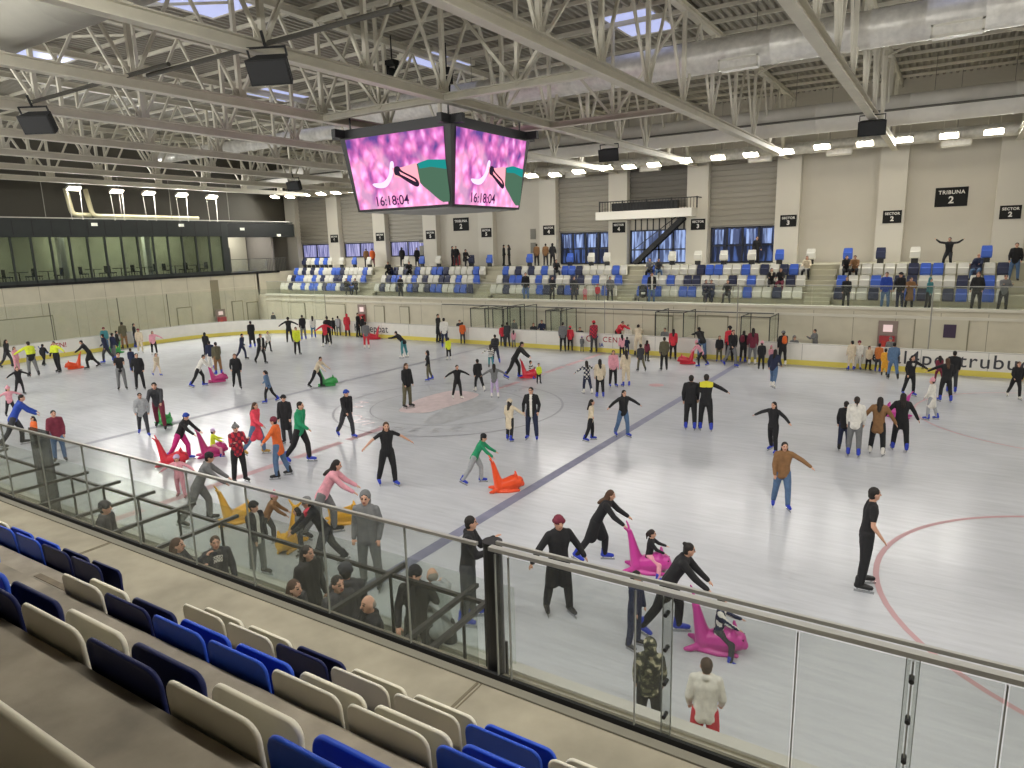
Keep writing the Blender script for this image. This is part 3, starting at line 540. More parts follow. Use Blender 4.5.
# glass balustrade of the far stand
bx = [(-32, -22.0), (-22.0, -11.1), (-11.1, -.4), (-.4, 10.4), (10.4, 23.5)]
nm = ['leftmost part', 'part below the low windows', 'part below the big hanging screen side', 'part below sector three sign', 'rightmost part']
for (a, b), n_ in zip(bx, nm):
    e = empty('glass_balustrade', (a, 17.12, DK + .1), label='glass balustrade of the far stand, ' + n_, cat='balustrade', group='balustrades of the far stand')
    L = b - a; k = max(1, round(L / 1.8)); w_ = L / k
    for i in range(k):
        p = MB(); p.box(i * w_ + .02, (i + 1) * w_ - .02, -.006, .006, 0, 1.0); p.build('glass_pane', thin, e)
    r_ = MB(); r_.box(0, L, -.02, .02, 1.0, 1.035); r_.build('handrail', chrome, e)
# ---------------------------------------------------------------- back wall, pillars, bays
YW, YP = 23.9, 23.35
PX = [2.35 + 5.43 * k for k in range(-7, 4)]       # pillar centres
mw = MB(); mw.box(-44, 24, YW, YW + .25, 0, 15); struct(mw.build('wall_far', wallp))
PW = 1.35
for i, x in enumerate(PX):
    p = MB(); p.box(x - PW / 2, x + PW / 2, YP, YW + .02, 4.0, 11.2)
    struct(p.build('wall_pillar', pil))
def sign(x, z, w, h, top, num, y, label, grp):
    e = empty('wall_sign', (x, y, z), label=label, cat='sign', group=grp)
    p = MB(); p.box(-w / 2, w / 2, -.03, 0, -h / 2, h / 2); p.build('sign_plate', blackm, e)
    t = text('lettering', top, h * .27, inkw, e, bold=.006, spacing=1.1); t.rotation_euler = (PI / 2, 0, 0); t.location = (0, -.034, h * .24)
    t = text('numeral', num, h * .5, inkw, e, bold=.014); t.rotation_euler = (PI / 2, 0, 0); t.location = (0, -.034, -h * .17)
nums = {10: '2', 9: '2', 8: '3', 7: '3', 6: '4', 5: '4', 4: '5', 3: '5', 2: '6', 1: '6'}
desc = {10: 'at the right edge of the wall', 9: 'right of the tall plain wall bay', 8: 'right of the glazed doors with a man', 7: 'under the right end of the balcony', 6: 'under the left end of the balcony', 5: 'left of the glazed doors', 4: 'right of the word sign beside the screen', 3: 'left of the word sign below the screen', 2: 'beside the low middle window', 1: 'on the leftmost white pillar'}
for i, n in nums.items():
    sign(PX[i] + (.1 if i != 10 else .0), 7.12, .92, .68, 'SECTOR', n, YP - .002, 'small black sector sign number %s %s' % (n, desc[i]), 'sector signs on the pillars')
sign(16.0, 8.05, 1.5, 1.0, 'TRIBUNA', '2', YW - .002, 'large black stand sign on the plain bay at right', 'stand name signs')
sign(-16.6, 7.85, 1.5, 1.0, 'TRIBUNA', '2', YW - .002, 'large black stand sign just below the hanging screen', 'stand name signs')
# corrugated cladding bays
def clad(x0, x1, z0, z1, m=wallg, y=YW - .05):
    mb = MB(); n = int((z1 - z0) / .32); v = []; f = []
    zz = []
    for k in range(n):
        za = z0 + (z1 - z0) * k / n; zb = z0 + (z1 - z0) * (k + 1) / n; d = zb - za
        zz += [(za, 0), (za + d * .12, -.05), (za + d * .7, -.05), (za + d * .85, 0)]
    zz.append((z1, 0))
    for z, dy in zz: v += [(x0, y + dy, z), (x1, y + dy, z)]
    for k in range(len(zz) - 1): f.append((2 * k, 2 * k + 1, 2 * k + 3, 2 * k + 2))
    mb.add(v, f); return struct(mb.build('wall_cladding', m))
def window(n, x0, x1, z0, z1, cols, rows, y=YW - .02, pane=None, blind=True, seed=0):
    e = MB(); fw = .09
    xs = [x0 + (x1 - x0) * c / cols for c in range(cols + 1)]
    e.box(x0, x1, y - .07, y + .03, z0, z0 + fw); e.box(x0, x1, y - .07, y + .03, z1 - fw, z1)
    for x in xs: e.box(x - fw * .6, x + fw * .6, y - .07, y + .03, z0, z1)
    for z in rows: e.box(x0, x1, y - .07, y + .03, z - fw / 2, z + fw / 2)
    o = e.build('window_%d' % n, navyf); struct(o)
    p = MB(); p.box(x0, x1, y - .01, y + .01, z0, z1); q = p.build('window_pane', pane or daywin, o); struct(q)
    return o
def daywin_mat(name, cold, dark, sx, thr):
    m = bpy.data.materials.new(name); m.use_nodes = True; nt = m.node_tree; b = nt.nodes['Principled BSDF']
    tc = nt.nodes.new('ShaderNodeTexCoord'); mp = nt.nodes.new('ShaderNodeMapping'); mp.inputs['Scale'].default_value = (sx, 1, .35)
    n = nt.nodes.new('ShaderNodeTexNoise'); n.inputs['Scale'].default_value = 1.6; n.inputs['Detail'].default_value = 5
    nt.links.new(tc.outputs['Object'], mp.inputs[0]); nt.links.new(mp.outputs[0], n.inputs['Vector'])
    rp = nt.nodes.new('ShaderNodeValToRGB'); e = rp.color_ramp.elements
    e[0].position = thr; e[0].color = (*hexc(dark), 1); e[1].position = thr + .14; e[1].color = (*hexc(cold), 1)
    nt.links.new(n.outputs['Fac'], rp.inputs[0]); nt.links.new(rp.outputs[0], b.inputs['Emission Color'])
    b.inputs['Emission Strength'].default_value = 1.0; b.inputs['Base Color'].default_value = (.02, .02, .03, 1); b.inputs['Roughness'].default_value = .1
    return m
daywin = daywin_mat('daylit_window', '8CA0CC', '3F4A68', 4, .45)
daywin2 = daywin_mat('dusk_window', '3E5488', '151B2A', 3, .5)
lowwin = daywin_mat('curtained_window', 'A9A6CC', '5A5C86', 9, .46)
def bay(i): return PX[i] + PW / 2 + .02, PX[i + 1] - PW / 2 - .02
a, b = bay(8 - 1); clad(a, b, 6.95, 11.1)
doors = []
def gdoor(n, a, b, sub):
    o = window(n, a + .15, b, 4.68, 6.9, sub, [5.75], pane=daywin2)
    c = MB()
    for k in range(sub):
        w_ = (b - a - .15) / sub; x0 = a + .15 + k * w_
        if k % 2 == 0 or sub < 5: c.box(x0 + .22, x0 + w_ - .22, YW - .06, YW - .045, 5.85, 6.75)
    q = c.build('window_lit_panel', daywin, o); struct(q)  # blue daylight in the upper panes, painted as glowing panels
gdoor(1, *bay(7), 4); a, b = bay(5); clad(a, b, 6.95, 11.1); gdoor(2, a, b, 4)
a, b = bay(6); clad(a, b, 8.3, 11.1, mat('dark_cladding', '716E67', .6)); window(3, a + .1, b, 4.68, 6.9, 4, [5.6])
vs = MB()
for k in range(9): vs.box(a + .35 + k * .42, a + .42 + k * .42, YW - .05, YW, 6.9, 7.7)
struct(vs.build('trim_ribs', black))
for n_, i in ((4, 2), (5, 1), (6, 0)):
    a, b = bay(i); clad(a, b, 6.75, 11.1); window(n_, a + .15, b - .2, 5.45, 6.7, 2, [], pane=lowwin)
for x in (-10.0 - 1.1, -21.6, -27.1 - 4.0):   # grey ventilation grilles beside pillars
    for z in (5.9, 6.9):
        g_ = MB(); g_.box(-.22, .22, -.03, .02, -.38, .38, 0)
        for k in range(9): g_.box(-.2, .2, -.045, -.03, -.34 + k * .08, -.3 + k * .08, 1)
        o = g_.build('vent_grille', [mat('vent_grey', '9A988F', .6), mat('vent_dark', '77756D', .6)]); o.location = (x + (1.05 if x > -12 else .9), YW - .02, z)
        tag(o, 'grey %s ventilation grille beside the %s' % ('upper' if z > 6.5 else 'lower', {-11.1: 'pillar right of the stand sign', -21.6: 'low middle window', -31.1: 'leftmost low window'}[round(x, 1)]), 'ventilation grille')
# red fire cabinet on back wall
def fire_cab(x, y, z, h, label):
    e = empty('fire_cabinet', (x, y, z), label=label, cat='fire cabinet')
    m = MB(); m.box(-.38, .38, -.12, 0, 0, h); m.build('cabinet_body', redp, e)
    m = MB(); m.box(-.28, .28, -.135, -.12, .12, h - .12); m.build('cabinet_door', mat('cabinet_glass', '6E2A30', .2), e)
    m = MB(); m.box(-.1, .1, -.05, 0, h + .08, h + .3); m.build('label_plate', white, e)
fire_cab(-17.2, YW - .01, 4.7, .95, 'red fire cabinet on the back wall under the hanging screen')
# balcony
e = empty('steel_balcony', (-.95, 23.0, 7.62), label='white slab balcony with black railing on the far back wall', cat='balcony')
m = MB(); m.box(-3.25, 3.3, -.75, .9, 0, .52); m.build('slab', mat('balcony_white', 'E2DFD6', .6), e)
m = MB(); m.box(-3.0, 3.6, -.7, -.65, 1.12, 1.18)
for k in range(34): m.box(-3.0 + k * .2, -2.975 + k * .2, -.69, -.66, .52, 1.12)
m.box(3.55, 3.6, -.7, .3, 1.12, 1.18)
m.build('railing', black, e)
for k in range(5):
    m = MB(); m.box(-3.02 + k * 1.65, -2.95 + k * 1.65, -.71, -.64, .5, 1.2); m.build('railing_post', black, e)
m = MB(); m.box(-2.2, 2.3, -.5, -.1, .55, 1.05); m.build('stored_equipment', mat('dark_equipment', '26272A', .6), e)
# black steel stair under the balcony
e = empty('steel_staircase', (0, 23.3, 4.65), label='black open steel staircase rising to the balcony', cat='staircase')
for yy in (-.25, .25):
    m = MB(); m.beam((-1.75, yy, 0.05), (1.55, yy, 2.95), .05, .3); m.build('stringer', black, e)
for k in range(14):
    t = (k + .7) / 14.5; m = MB(); m.box(-1.75 + 3.3 * t - .15, -1.75 + 3.3 * t + .13, -.25, .25, 2.9 * t + .1, 2.9 * t + .14); m.build('step', black, e)
m = MB(); m.beam((-1.75, -.25, 1.0), (1.4, -.25, 3.5 - .3), .04, .05)
for k in range(6): m.beam((-1.7 + .6 * k, -.25, .1 + .53 * k), (-1.7 + .6 * k, -.25, .98 + .42 * k), .03, .03)
m.build('handrail', black, e)

# doors etc in the front wall of the stand
def door(n, x0, x1, z1, m=None, y=16.995, leaf=None):
    d = MB(); d.box(x0 - .06, x1 + .06, y - .03, y, .1, z1 + .06, 1); d.box(x0, x1, y - .05, y - .01, .12, z1, 0)
    return struct(d.build('door_%d' % n, [leaf or mat('door_leaf', 'C7C2AE', .6), mat('door_frame', '8B8672', .6)]))
door(1, 15.1, 17.2, 2.25); door(2, -19.8, -18.9, 1.95); door(3, -17.3, -16.5, 1.95); door(4, -29.3, -27.4, 2.0); door(5, -25.0, -22.9, 2.0); door(6, 4.6, 6.2, 2.0); door(7, 2.1, 3.1, 1.9)
p = MB(); p.box(0, .5, -.02, 0, 0, .62); o = p.build('notice_poster', mat('purple_poster', '3C2C48', .5)); o.location = (16.25, 16.93, 1.35)
tag(o, 'small dark purple notice on the door behind the lettered boards', 'poster')
def hydrant(x, y, rz, label, h=1.9):
    e = empty('fire_cabinet', (x, y, .15), rz, label=label, cat='fire cabinet')
    m = MB(); m.box(-.42, .42, -.05, .0, 0, h); m.build('niche_panel', mat('niche_grey', '8F7F78', .7), e)
    m = MB(); m.box(-.33, .33, -.28, -.05, .1, h * .62); m.build('cabinet_body', redp, e)
    m = MB(); m.box(-.22, -.05, -.3, -.28, .25, h * .5); m.build('extinguisher', mat('bright_red', 'C4392F', .35), e)
    m = MB(); m.box(-.2, .2, -.08, -.05, h * .72, h * .9); m.build('label_plate', mat('lit_label', 'E8D8D8', .5, em='FFD8D8', ems=.25), e)
hydrant(13.95, 16.99, 0, 'red fire cabinet behind the boards on the right'); hydrant(-21.1, 16.99, 0, 'red fire cabinet behind the boards by the board lettering')
# team bench glass frames at the far side
def bench(x0, x1, label, zt=2.15, mid=None):
    e = empty('bench_enclosure', (x0, 14.72, .15), label=label, cat='bench enclosure', group='team bench enclosures at the far side')
    L = x1 - x0
    for xx in [0, L] + (mid or []):
        m = MB(); m.box(xx - .022, xx + .022, -.022, .022, 0, zt); m.build('post', black, e)
        m = MB(); m.box(xx - .02, xx + .02, 2.0, 2.04, 0, zt - .05); m.build('post', black, e)
        m = MB(); m.box(xx - .02, xx + .02, 0, 2.05, zt - .04, zt); m.build('side_bar', black, e)
        m = MB(); m.box(xx - .006, xx + .006, .05, 2.0, .9, zt - .05); m.build('glass_panel', thin, e)
    m = MB(); m.box(0, L, -.02, .02, zt - .04, zt); m.build('top_bar', black, e)
bench(-9.4, -6.9, 'black framed glass bench enclosure left of the grey jacket spectator', mid=[1.1, 1.7]); bench(-6.6, -5.7, 'narrow black framed glass gate enclosure behind the red jacket', 2.3)
bench(-3.9, -2.9, 'black framed glass enclosure left of the man in grey sweater', mid=[.35]); bench(2.95, 4.5, 'black framed glass enclosure above the red jacket woman', 2.25); bench(7.5, 8.9, 'black framed glass enclosure at the rink gate')
cb = MB(); cb.box(-12, 9, 15.1, 15.16, 2.4, 2.46); struct(cb.build('trim_bar', mat('thin_dark_bar', '55544E', .5)))
# thin protective net masts
for x, lab in ((-22.54, 'left of the board lettering'), (-.06, 'behind the red advert on the boards'), (7.3, 'beside the rink gate'), (15.74, 'behind the right end lettering')):
    m = MB(); m.tube([(0, 0, 0), (0, 0, 3.75 if x > -10 else 3.3)], .028, 8); o = m.build('net_mast', mat('mast_grey', '8E8C84', .5)); o.location = (x, 14.7, .15)
    tag(o, 'thin grey safety net mast ' + lab, 'mast')
# ---------------------------------------------------------------- left end: protective glass, wall, glazed lounge
mA = mat('dark_post', '5A574C', .5)
e = empty('protective_glass', (-30.56, 0, 1.05), label='tall clear protective glass with thin posts above the end boards', cat='protective glass')
pts = []
n0 = 0
xs = [p_ for p_ in rink_outline(.06) if p_[0] < -20 and p_[1] > -14.7]
run = [(-30.54, -7.5)] + [(-30.54, y) for y in (-4.5, -2.3, -.26, 1.9, 3.91, 5.8, 7.4)] + [p_ for p_ in reversed(xs) if p_[1] > 8.4][::3] + [(-22.5, 14.63)]
for i in range(len(run) - 1):
    (xa, ya), (xb, yb) = run[i], run[i + 1]
    m = MB(); m.beam((xa + 30.56, ya, 1.17), (xb + 30.56, yb, 1.17), .012, 2.3); m.build('glass_pane', thin, e)
    m = MB(); m.tube([(xa + 30.56, ya, 0), (xa + 30.56, ya, 2.34)], .03 if i in (3, 5, 7) else .015, 6); m.build('post', mA if i in (3, 5, 7) else mat('clear_joint', 'A9A594', .5), e)
XE = -33.0
panel_wall('wall_left', XE - .3, XE, -17, 17.2, 0, 4.5, list(np.arange(-16, 17, 2.05)), 'y')
ms = MB(); ms.box(XE - .3, XE, 17.0, 24, 0, 4.45); struct(ms.build('wall_left_return', conc))
seam = MB(); seam.box(XE - .01, XE + .012, -17, 17.2, 3.33, 3.37); struct(seam.build('trim_seam', mat('pale_seam', 'D5D0BE', .7)))
def edoor(n, y0, y1, z0, z1):
    d = MB(); d.box(XE, XE + .03, y0 - .07, y1 + .07, z0, z1 + .07, 1); d.box(XE + .01, XE + .05, y0, y1, z0, z1, 0)
    return struct(d.build('door_%d' % n, [mat('door_leaf', 'C7C2AE', .6), mat('door_frame', '8B8672', .6)]))
edoor(8, -2.2, .9, .1, 2.4); edoor(9, 9.6, 10.7, .1, 2.1); edoor(10, 14.4, 15.3, .1, 2.2); edoor(11, 15.8, 16.8, .1, 2.0)
nc = MB(); nc.box(XE, XE + .03, 12.6, 13.3, 1.2, 4.05); struct(nc.build('trim_niche', mat('niche_tan', '8B846E', .8)))
hydrant(-32.7, 13.0, PI / 2, 'red fire cabinet at the foot of the tall niche in the end wall', 1.6)
# lounge: floor slab, glazed front, fascia, terrace
LX, LZ, LT = -33.0, 4.52, 7.55
m = MB(); m.box(-43, LX + .1, -24, 14.4, LZ - .16, LZ); m.box(-43, LX + .05, 14.4, 19.4, LZ - .16, LZ); struct(m.build('floor_lounge', blackm))
m = MB(); m.box(LX - .25, LX + .16, -24, 14.6, LT - .06, 8.55); struct(m.build('wall_fascia', darkf))
jm = MB()
for y in np.arange(-23, 14.5, 1.12): jm.box(LX + .155, LX + .168, y - .02, y + .02, LT, 8.5)
struct(jm.build('trim_fascia_joints', black))
m = MB(); m.box(LX - .25, LX + .12, 14.6, 21.3, 7.35, 8.45); struct(m.build('wall_fascia_terrace', mat('dark_fascia_end', '1E2222', .5)))
m = MB(); m.box(-43, LX, -24, 21.3, 8.5, 8.6); struct(m.build('ceiling_lounge', darkf))
m = MB(); m.box(-37.2, -37.0, -24, 14.4, LZ, 8.5); struct(m.build('wall_lounge_back', mat('lounge_wall', 'C2BEA6', .8, noise=.1, nscale=.8)))
mull = [-.78, .28, 1.32, 2.53, 3.67, 4.72, 5.88, 7.02, 8.2, 9.35, 10.63, 11.79, 12.91]
mull = [round(-.78 + (i) * 1.14, 2) for i in range(-18, 13)]
wf = MB(); wf.box(LX - .08, LX + .1, -22, 14.5, LZ, LZ + .22); wf.box(LX - .08, LX + .1, -22, 14.5, LT - .12, LT)
for y in mull: wf.box(LX - .06, LX + .1, y - .045, y + .045, LZ, LT)
wf.box(LX - .1, LX + .12, 14.0, 14.55, LZ, LT)
wfo = struct(wf.build('window_7', darkf))
m = MB(); m.box(LX - .01, LX + .01, -22, 14.1, LZ + .2, LT - .1); struct(m.build('window_glass', glassw, wfo))
for y in (-3.2, 2.9, 8.9):
    m = MB(); m.box(-35.4, -35.0, y, y + .4, LZ, 8.5); struct(m.build('wall_column', white))
m = MB(); m.box(-43, -36.5, 14.4, 14.6, LZ, 8.5); m.box(-36.5, LX, 14.42, 14.52, LZ, 8.5); struct(m.build('wall_lounge_side', mat('side_wall', 'B6B19E', .8)))
m = MB(); m.box(-36.8, -36.6, 14.5, 19.0, LZ, 8.5, 0); m.box(-36.62, -36.56, 16.2, 17.3, LZ, LZ + 2.05, 1); struct(m.build('wall_terrace', [mat('terrace_wall', 'B8B4A4', .8), mat('terrace_door', '4C4A45', .4)]))
m = MB(); m.box(-43, LX - .5, 19.2, 19.4, LZ, 8.5); struct(m.build('wall_terrace_side', mat('terrace_side', '8A8580', .8)))
e = empty('glass_balustrade', (LX + .02, 14.6, LZ), label='glass balustrade with vertical bars at the open terrace, left end', cat='balustrade')
m = MB(); m.box(-.006, .006, 0, 3.6, .02, 1.05); m.build('glass_pane', thin, e)
m = MB(); m.box(-.02, .02, 0, 5.6, 1.05, 1.09)
for k in range(13): m.box(-.015, .015, 3.6 + k * .16, 3.63 + k * .16, 0, 1.05)
m.build('railing', mat('rail_dark', '4A4B48', .5), e)
# lounge furniture: dining chairs and tables seen through the glass
def chair(x, y, rz, label):
    e = empty('dining_chair', (x, y, LZ), rz, label=label, cat='chair', group='dark chairs in the lounge')
    m = MB(); m.box(-.22, .22, -.22, .22, .42, .48); m.build('seat', blackm, e)
    m = MB(); m.box(-.22, .22, .19, .23, .48, .95); m.build('backrest', blackm, e)
    for sx in (-.19, .19):
        for sy in (-.19, .19):
            m = MB(); m.tube([(sx, sy, 0), (sx * .95, sy * .95, .44)], .018, 6); m.build('leg', blackm, e)
def table(x, y, label):
    e = empty('lounge_table', (x, y, LZ), label=label, cat='table', group='tables in the lounge')
    m = MB(); m.box(-.4, .4, -.4, .4, .72, .76); m.build('tabletop', mat('table_top', '4B463B', .5), e)
    m = MB(); m.tube([(0, 0, .02), (0, 0, .72)], .035, 8); m.build('pedestal', blackm, e)
    m = MB(); m.tube([(0, 0, 0), (0, 0, .03)], .26, 16); m.build('base', blackm, e)
ords = ['first', 'second', 'third', 'fourth', 'fifth', 'sixth', 'seventh', 'eighth', 'ninth', 'tenth', 'eleventh', 'twelfth', 'thirteenth', 'fourteenth', 'fifteenth', 'sixteenth', 'seventeenth', 'eighteenth', 'nineteenth', 'twentieth']
for i, y in enumerate((-1.9, -.2, 1.5, 4.4, 6.3, 8.0, 10.4, 12.2)):
    table(-33.9, y, 'square lounge table by the glass front, %s from the left edge' % ords[i])
    chair(-33.9, y + .62, 0, 'dark lounge chair right of the %s table from the left' % ords[i])
    chair(-34.0, y - .62, PI, 'dark lounge chair left of the %s table from the left' % ords[i])

# ---------------------------------------------------------------- roof
ZB, ZT = 10.65, 13.95
NY = 3.43
nodes = [-5.95 + NY * k for k in range(-6, 10)]        # -26.5 .. 24.9
nodes = [y for y in nodes if -26.6 < y < 23.6]
TX = [2.3 + 5.45 * k for k in range(-6, 4)]
def hbeam(m, a, b, w, h, t=.03):
    a = Vector(a); b = Vector(b)
    m.beam(a, b, w, t); m.beam(a + Vector((0, 0, h - t)), b + Vector((0, 0, h - t)), w, t); m.beam(a + Vector((0, 0, h / 2)), b + Vector((0, 0, h / 2)), t, h)
protoT = None
names = {3: 'nearest to the camera', 2: 'second from the camera', 1: 'third from the camera, left of the hanging screen top', 0: 'fourth from the camera', -1: 'fifth from the camera', -2: 'sixth from the camera', -3: 'seventh from the camera', -4: 'eighth from the camera', -5: 'ninth from the camera', -6: 'farthest, above the lounge fascia'}
pt = []
root = empty('roof_truss', (0, 0, 0))
m = MB(); hbeam(m, (0, -27, ZB), (0, 23.9, ZB), .3, .3); pt.append(m.build('bottom_chord', steel, root))
m = MB(); hbeam(m, (0, -27, ZT), (0, 23.9, ZT), .26, .26); pt.append(m.build('top_chord', steel, root))
for i, y in enumerate(nodes):
    m = MB(); m.box(-.065, .065, y - .065, y + .065, ZB + .28, ZT); pt.append(m.build('post', steel, root))
    m = MB(); m.box(-.16, .16, y - .28, y + .28, ZB + .27, ZB + .3); m.box(-.015, .015, y - .25, y + .25, ZB + .28, ZB + .55); pt.append(m.build('gusset', steel, root))
    for s in (-1, 1):
        y2 = y + s * NY * .5
        if -26.8 < y2 < 23.8:
            m = MB(); m.beam((0, y + s * .1, ZB + .35), (0, y2, ZT + .02), .085, .085, up=(1, 0, 0)); pt.append(m.build('diagonal', steel, root))
for k, x in zip(range(-6, 4), TX):
    if k == 3: r = root
    else:
        r = root.copy(); COL.objects.link(r)
        for c in pt:
            d = c.copy(); d.parent = r; COL.objects.link(d)
    r.location = (x, 0, 0)
    tag(r, 'pale painted steel roof truss, ' + names[k], 'roof truss', 'main roof trusses')
# lengthwise bracing beams between trusses
def xbeam(y, z, x0, x1, lab, diag=True):
    e = empty('roof_bracing', (0, y, z), label=lab, cat='roof bracing', group='lengthwise roof bracing')
    m = MB(); hbeam(m, (x0, 0, 0), (x1, 0, 0), .22, .22); m.build('lower_beam', steel, e)
    m = MB(); m.box(x0, x1, -.07, .07, ZT - z - .05, ZT - z + .1); m.build('upper_beam', steel, e)
    if diag:
        xs = [t for t in TX if x0 - .1 <= t <= x1 + .1]
        for a_, b_ in zip(xs[:-1], xs[1:]):
            mid = (a_ + b_) / 2
            for p_, q_ in (((a_, 0, ZT - z), (mid, 0, .1)), ((b_, 0, ZT - z), (mid, 0, .1))):
                m = MB(); m.beam(p_, q_, .09, .09); m.build('diagonal', steel, e)
            m = MB(); m.beam((mid, 0, .1), (mid, 0, ZT - z), .1, .1); m.build('post', steel, e)
xbeam(-2.52, ZB + .02, TX[5], 7.75, 'lengthwise beam passing above the near side of the hanging screen')
xbeam(4.34, ZB + .02, TX[5], 7.75, 'lengthwise beam passing above the far side of the hanging screen')
for i, (ya, yb) in enumerate(((-9.38, -5.95), (7.77, 14.63))):
    for k in range(len(TX) - 1):
        xa, xb = TX[k], TX[k + 1]; e = empty('roof_cross_brace', ((xa + xb) / 2, (ya + yb) / 2, 13.7), label='thin crossed roof rods, %s bay from the far end, %s side' % (ords[k], 'near' if i == 0 else 'far'), cat='roof brace', group='crossed roof rods')
        dx, dy = (xb - xa) / 2, (yb - ya) / 2
        for sg in (-1, 1): m = MB(); m.beam((-dx, -dy * sg, 0), (dx, dy * sg, 0), .07, .07); m.build('rod', steel, e)
# roof deck, corrugated; ribs run across the hall
v = []; f_ = []; x = -44.0; ZD = 14.32; prof = []
while x < 24:
    prof += [(x, ZD), (x + .1, ZD), (x + .15, ZD + .13), (x + .25, ZD + .13)]; x += .3
for (px_, pz) in prof: v += [(px_, -28, pz), (px_, 24.2, pz)]
for k in range(len(prof) - 1): f_.append((2 * k, 2 * k + 1, 2 * k + 3, 2 * k + 2))
m = MB(); m.add(v, f_); struct(m.build('ceiling_deck', mat('roof_deck', 'A29E92', .6)))
m = MB(); m.box(-44.3, 24.3, -28.3, 24.3, 14.6, 14.8); struct(m.build('ceiling_slab', mat('roof_back', '6C6A62', .8)))
m = MB()
for y in np.arange(-27, 24, NY / 2): m.box(-44, 24, y - .05, y + .05, ZD - .12, ZD)
struct(m.build('ceiling_purlins', steel))
# skylights: daylit domes set in the deck
skym = mat('skylight_dome', 'A9AECB', .3, em='9AA2CC', ems=.85)
for i, (x0, x1, y0, y1, lab) in enumerate(((4.75, 6.55, 3.9, 6.8, 'pale blue roof skylight in the middle above the silver duct'), (-6.2, -4.0, -8.0, -4.4, 'pale blue roof skylight at the top left above the near truss'), (-16.4, -14.2, -7.2, -4.6, 'pale blue roof skylight at the left behind the white duct'), (-4.6, -2.8, 3.6, 6.4, 'pale blue roof skylight above the hanging screen'), (-15.4, -13.4, 3.6, 6.4, 'pale blue roof skylight between the far left trusses'), (15.6, 17.4, 3.6, 6.4, 'pale blue roof skylight beyond the top edge of the big duct'))):
    e = empty('roof_skylight', ((x0 + x1) / 2, (y0 + y1) / 2, ZD - .15), label=lab, cat='skylight', group='roof skylights')
    hx, hy = (x1 - x0) / 2, (y1 - y0) / 2
    m = MB(); m.box(-hx - .1, -hx, -hy - .1, hy + .1, 0, .3); m.box(hx, hx + .1, -hy - .1, hy + .1, 0, .3); m.box(-hx, hx, -hy - .1, -hy, 0, .3); m.box(-hx, hx, hy, hy + .1, 0, .3); m.build('frame', steel2, e)
    m = MB(); m.box(-hx, hx, -hy, hy, .02, .1); m.build('dome', skym, e)
# ducts
def duct(y, z, r, x0, x1, mt, label, seams=1.5, n=28, endcap=False, name='air_duct'):
    e = empty(name, (0, y, z), label=label, cat='air duct')
    prof = [(x0, r)]; x = x0; i = 0
    pts = []; rs = []
    if endcap:
        for k in range(7):
            a = PI / 2 * k / 6; pts.append((x0 - .8 * math.cos(a), 0, 0)); rs.append(max(.02, r * math.sin(a)))
    while x < x1:
        for dx, dr in ((0, 0), (.04, .018), (.1, .018), (.14, 0)): pts.append((x + dx, 0, 0)); rs.append(r + dr)
        x += seams
    pts.append((x1, 0, 0)); rs.append(r)
    m = MB(); m.tube(pts, rs, n); m.build('duct_shell', mt, e, smooth=True)
    m = MB()
    x = x0 + 1
    while x < x1: m.tube([(x, 0, r - .02), (x, 0, 14.2 - z)], .012, 5); x += 3
    m.build('hanger_rods', mat('rod_grey', '77756D', .5), e)
    return e
def cyl_from_angles(bot, top, z):
    c = R((bot + top) / 2); h = R((top - bot) / 2); dz = z - CAMZ; y = CAMY + dz / math.tan(c); D = math.hypot(dz, y - CAMY); return y, D * math.sin(h)
y, r = cyl_from_angles(12.55, 14.95, 12.55); duct(y, r * 0 + z0_(12.55), r, -9, 24, galv, 'large silver ventilation duct running along the middle of the roof') if False else duct(y, 12.55, r, -9, 24, galv, 'large silver ventilation duct running along the middle of the roof')
SY = y
y, r = cyl_from_angles(7.35, 9.5, 11.9); duct(y, 11.9, r * .93, -34, 24, fabricduct, 'wide white duct along the far side above the lamp row', 4.0); WY = y
m = MB(); m.box(-34, 24, y - r - .25, y - r + .1, 11.78, 11.84); struct(m.build('trim_duct_rail', mat('duct_rail', '5E5C56', .6)))
y, r = cyl_from_angles(6.5, 7.1, 11.15); duct(22.6, 11.12, .33, -33, 24, galv, 'narrow silver duct at the top of the far wall', 1.2)
y, r = cyl_from_angles(28.88, 42, 12.4); duct(y, 12.4, r, -4.6, 14, fabricduct2, 'big white fabric duct in the upper left corner', 4.0, endcap=True)
y, r = cyl_from_angles(11.86, 13.3, 12.2); duct(y, 12.2, r, -28, -6, galv, 'silver duct behind the left trusses', 1.4)
# small duct diffusers
for x, y_, z, lab in ((9.7, SY - .95, 11.75, 'grey grille box hanging under the silver duct, left one'), (15.9, SY - .95, 11.75, 'grey grille box hanging under the silver duct, right one'), (-5.6, 22.1, 10.5, 'white grille box above the glazed doors'), (-.3, 22.1, 10.5, 'white grille box above the balcony'), (6.4, 22.1, 10.5, 'white grille box above the doors with a man'), (10.6, 22.1, 10.5, 'white grille box above the tall plain bay'), (16.0, 22.1, 10.45, 'white grille box above the large stand sign')):
    e = empty('air_grille', (x, y_, z), label=lab, cat='air grille')
    m = MB(); m.box(-.62, .62, -.2, .2, 0, .34); m.build('grille_box', galv, e)
    m = MB(); m.box(-.66, .66, -.24, -.2, -.02, .06); m.box(-.66, .66, -.24, -.2, .3, .36); m.box(-.66, -.6, -.24, -.2, 0, .36); m.box(.6, .66, -.24, -.2, 0, .36); m.build('frame', white, e)
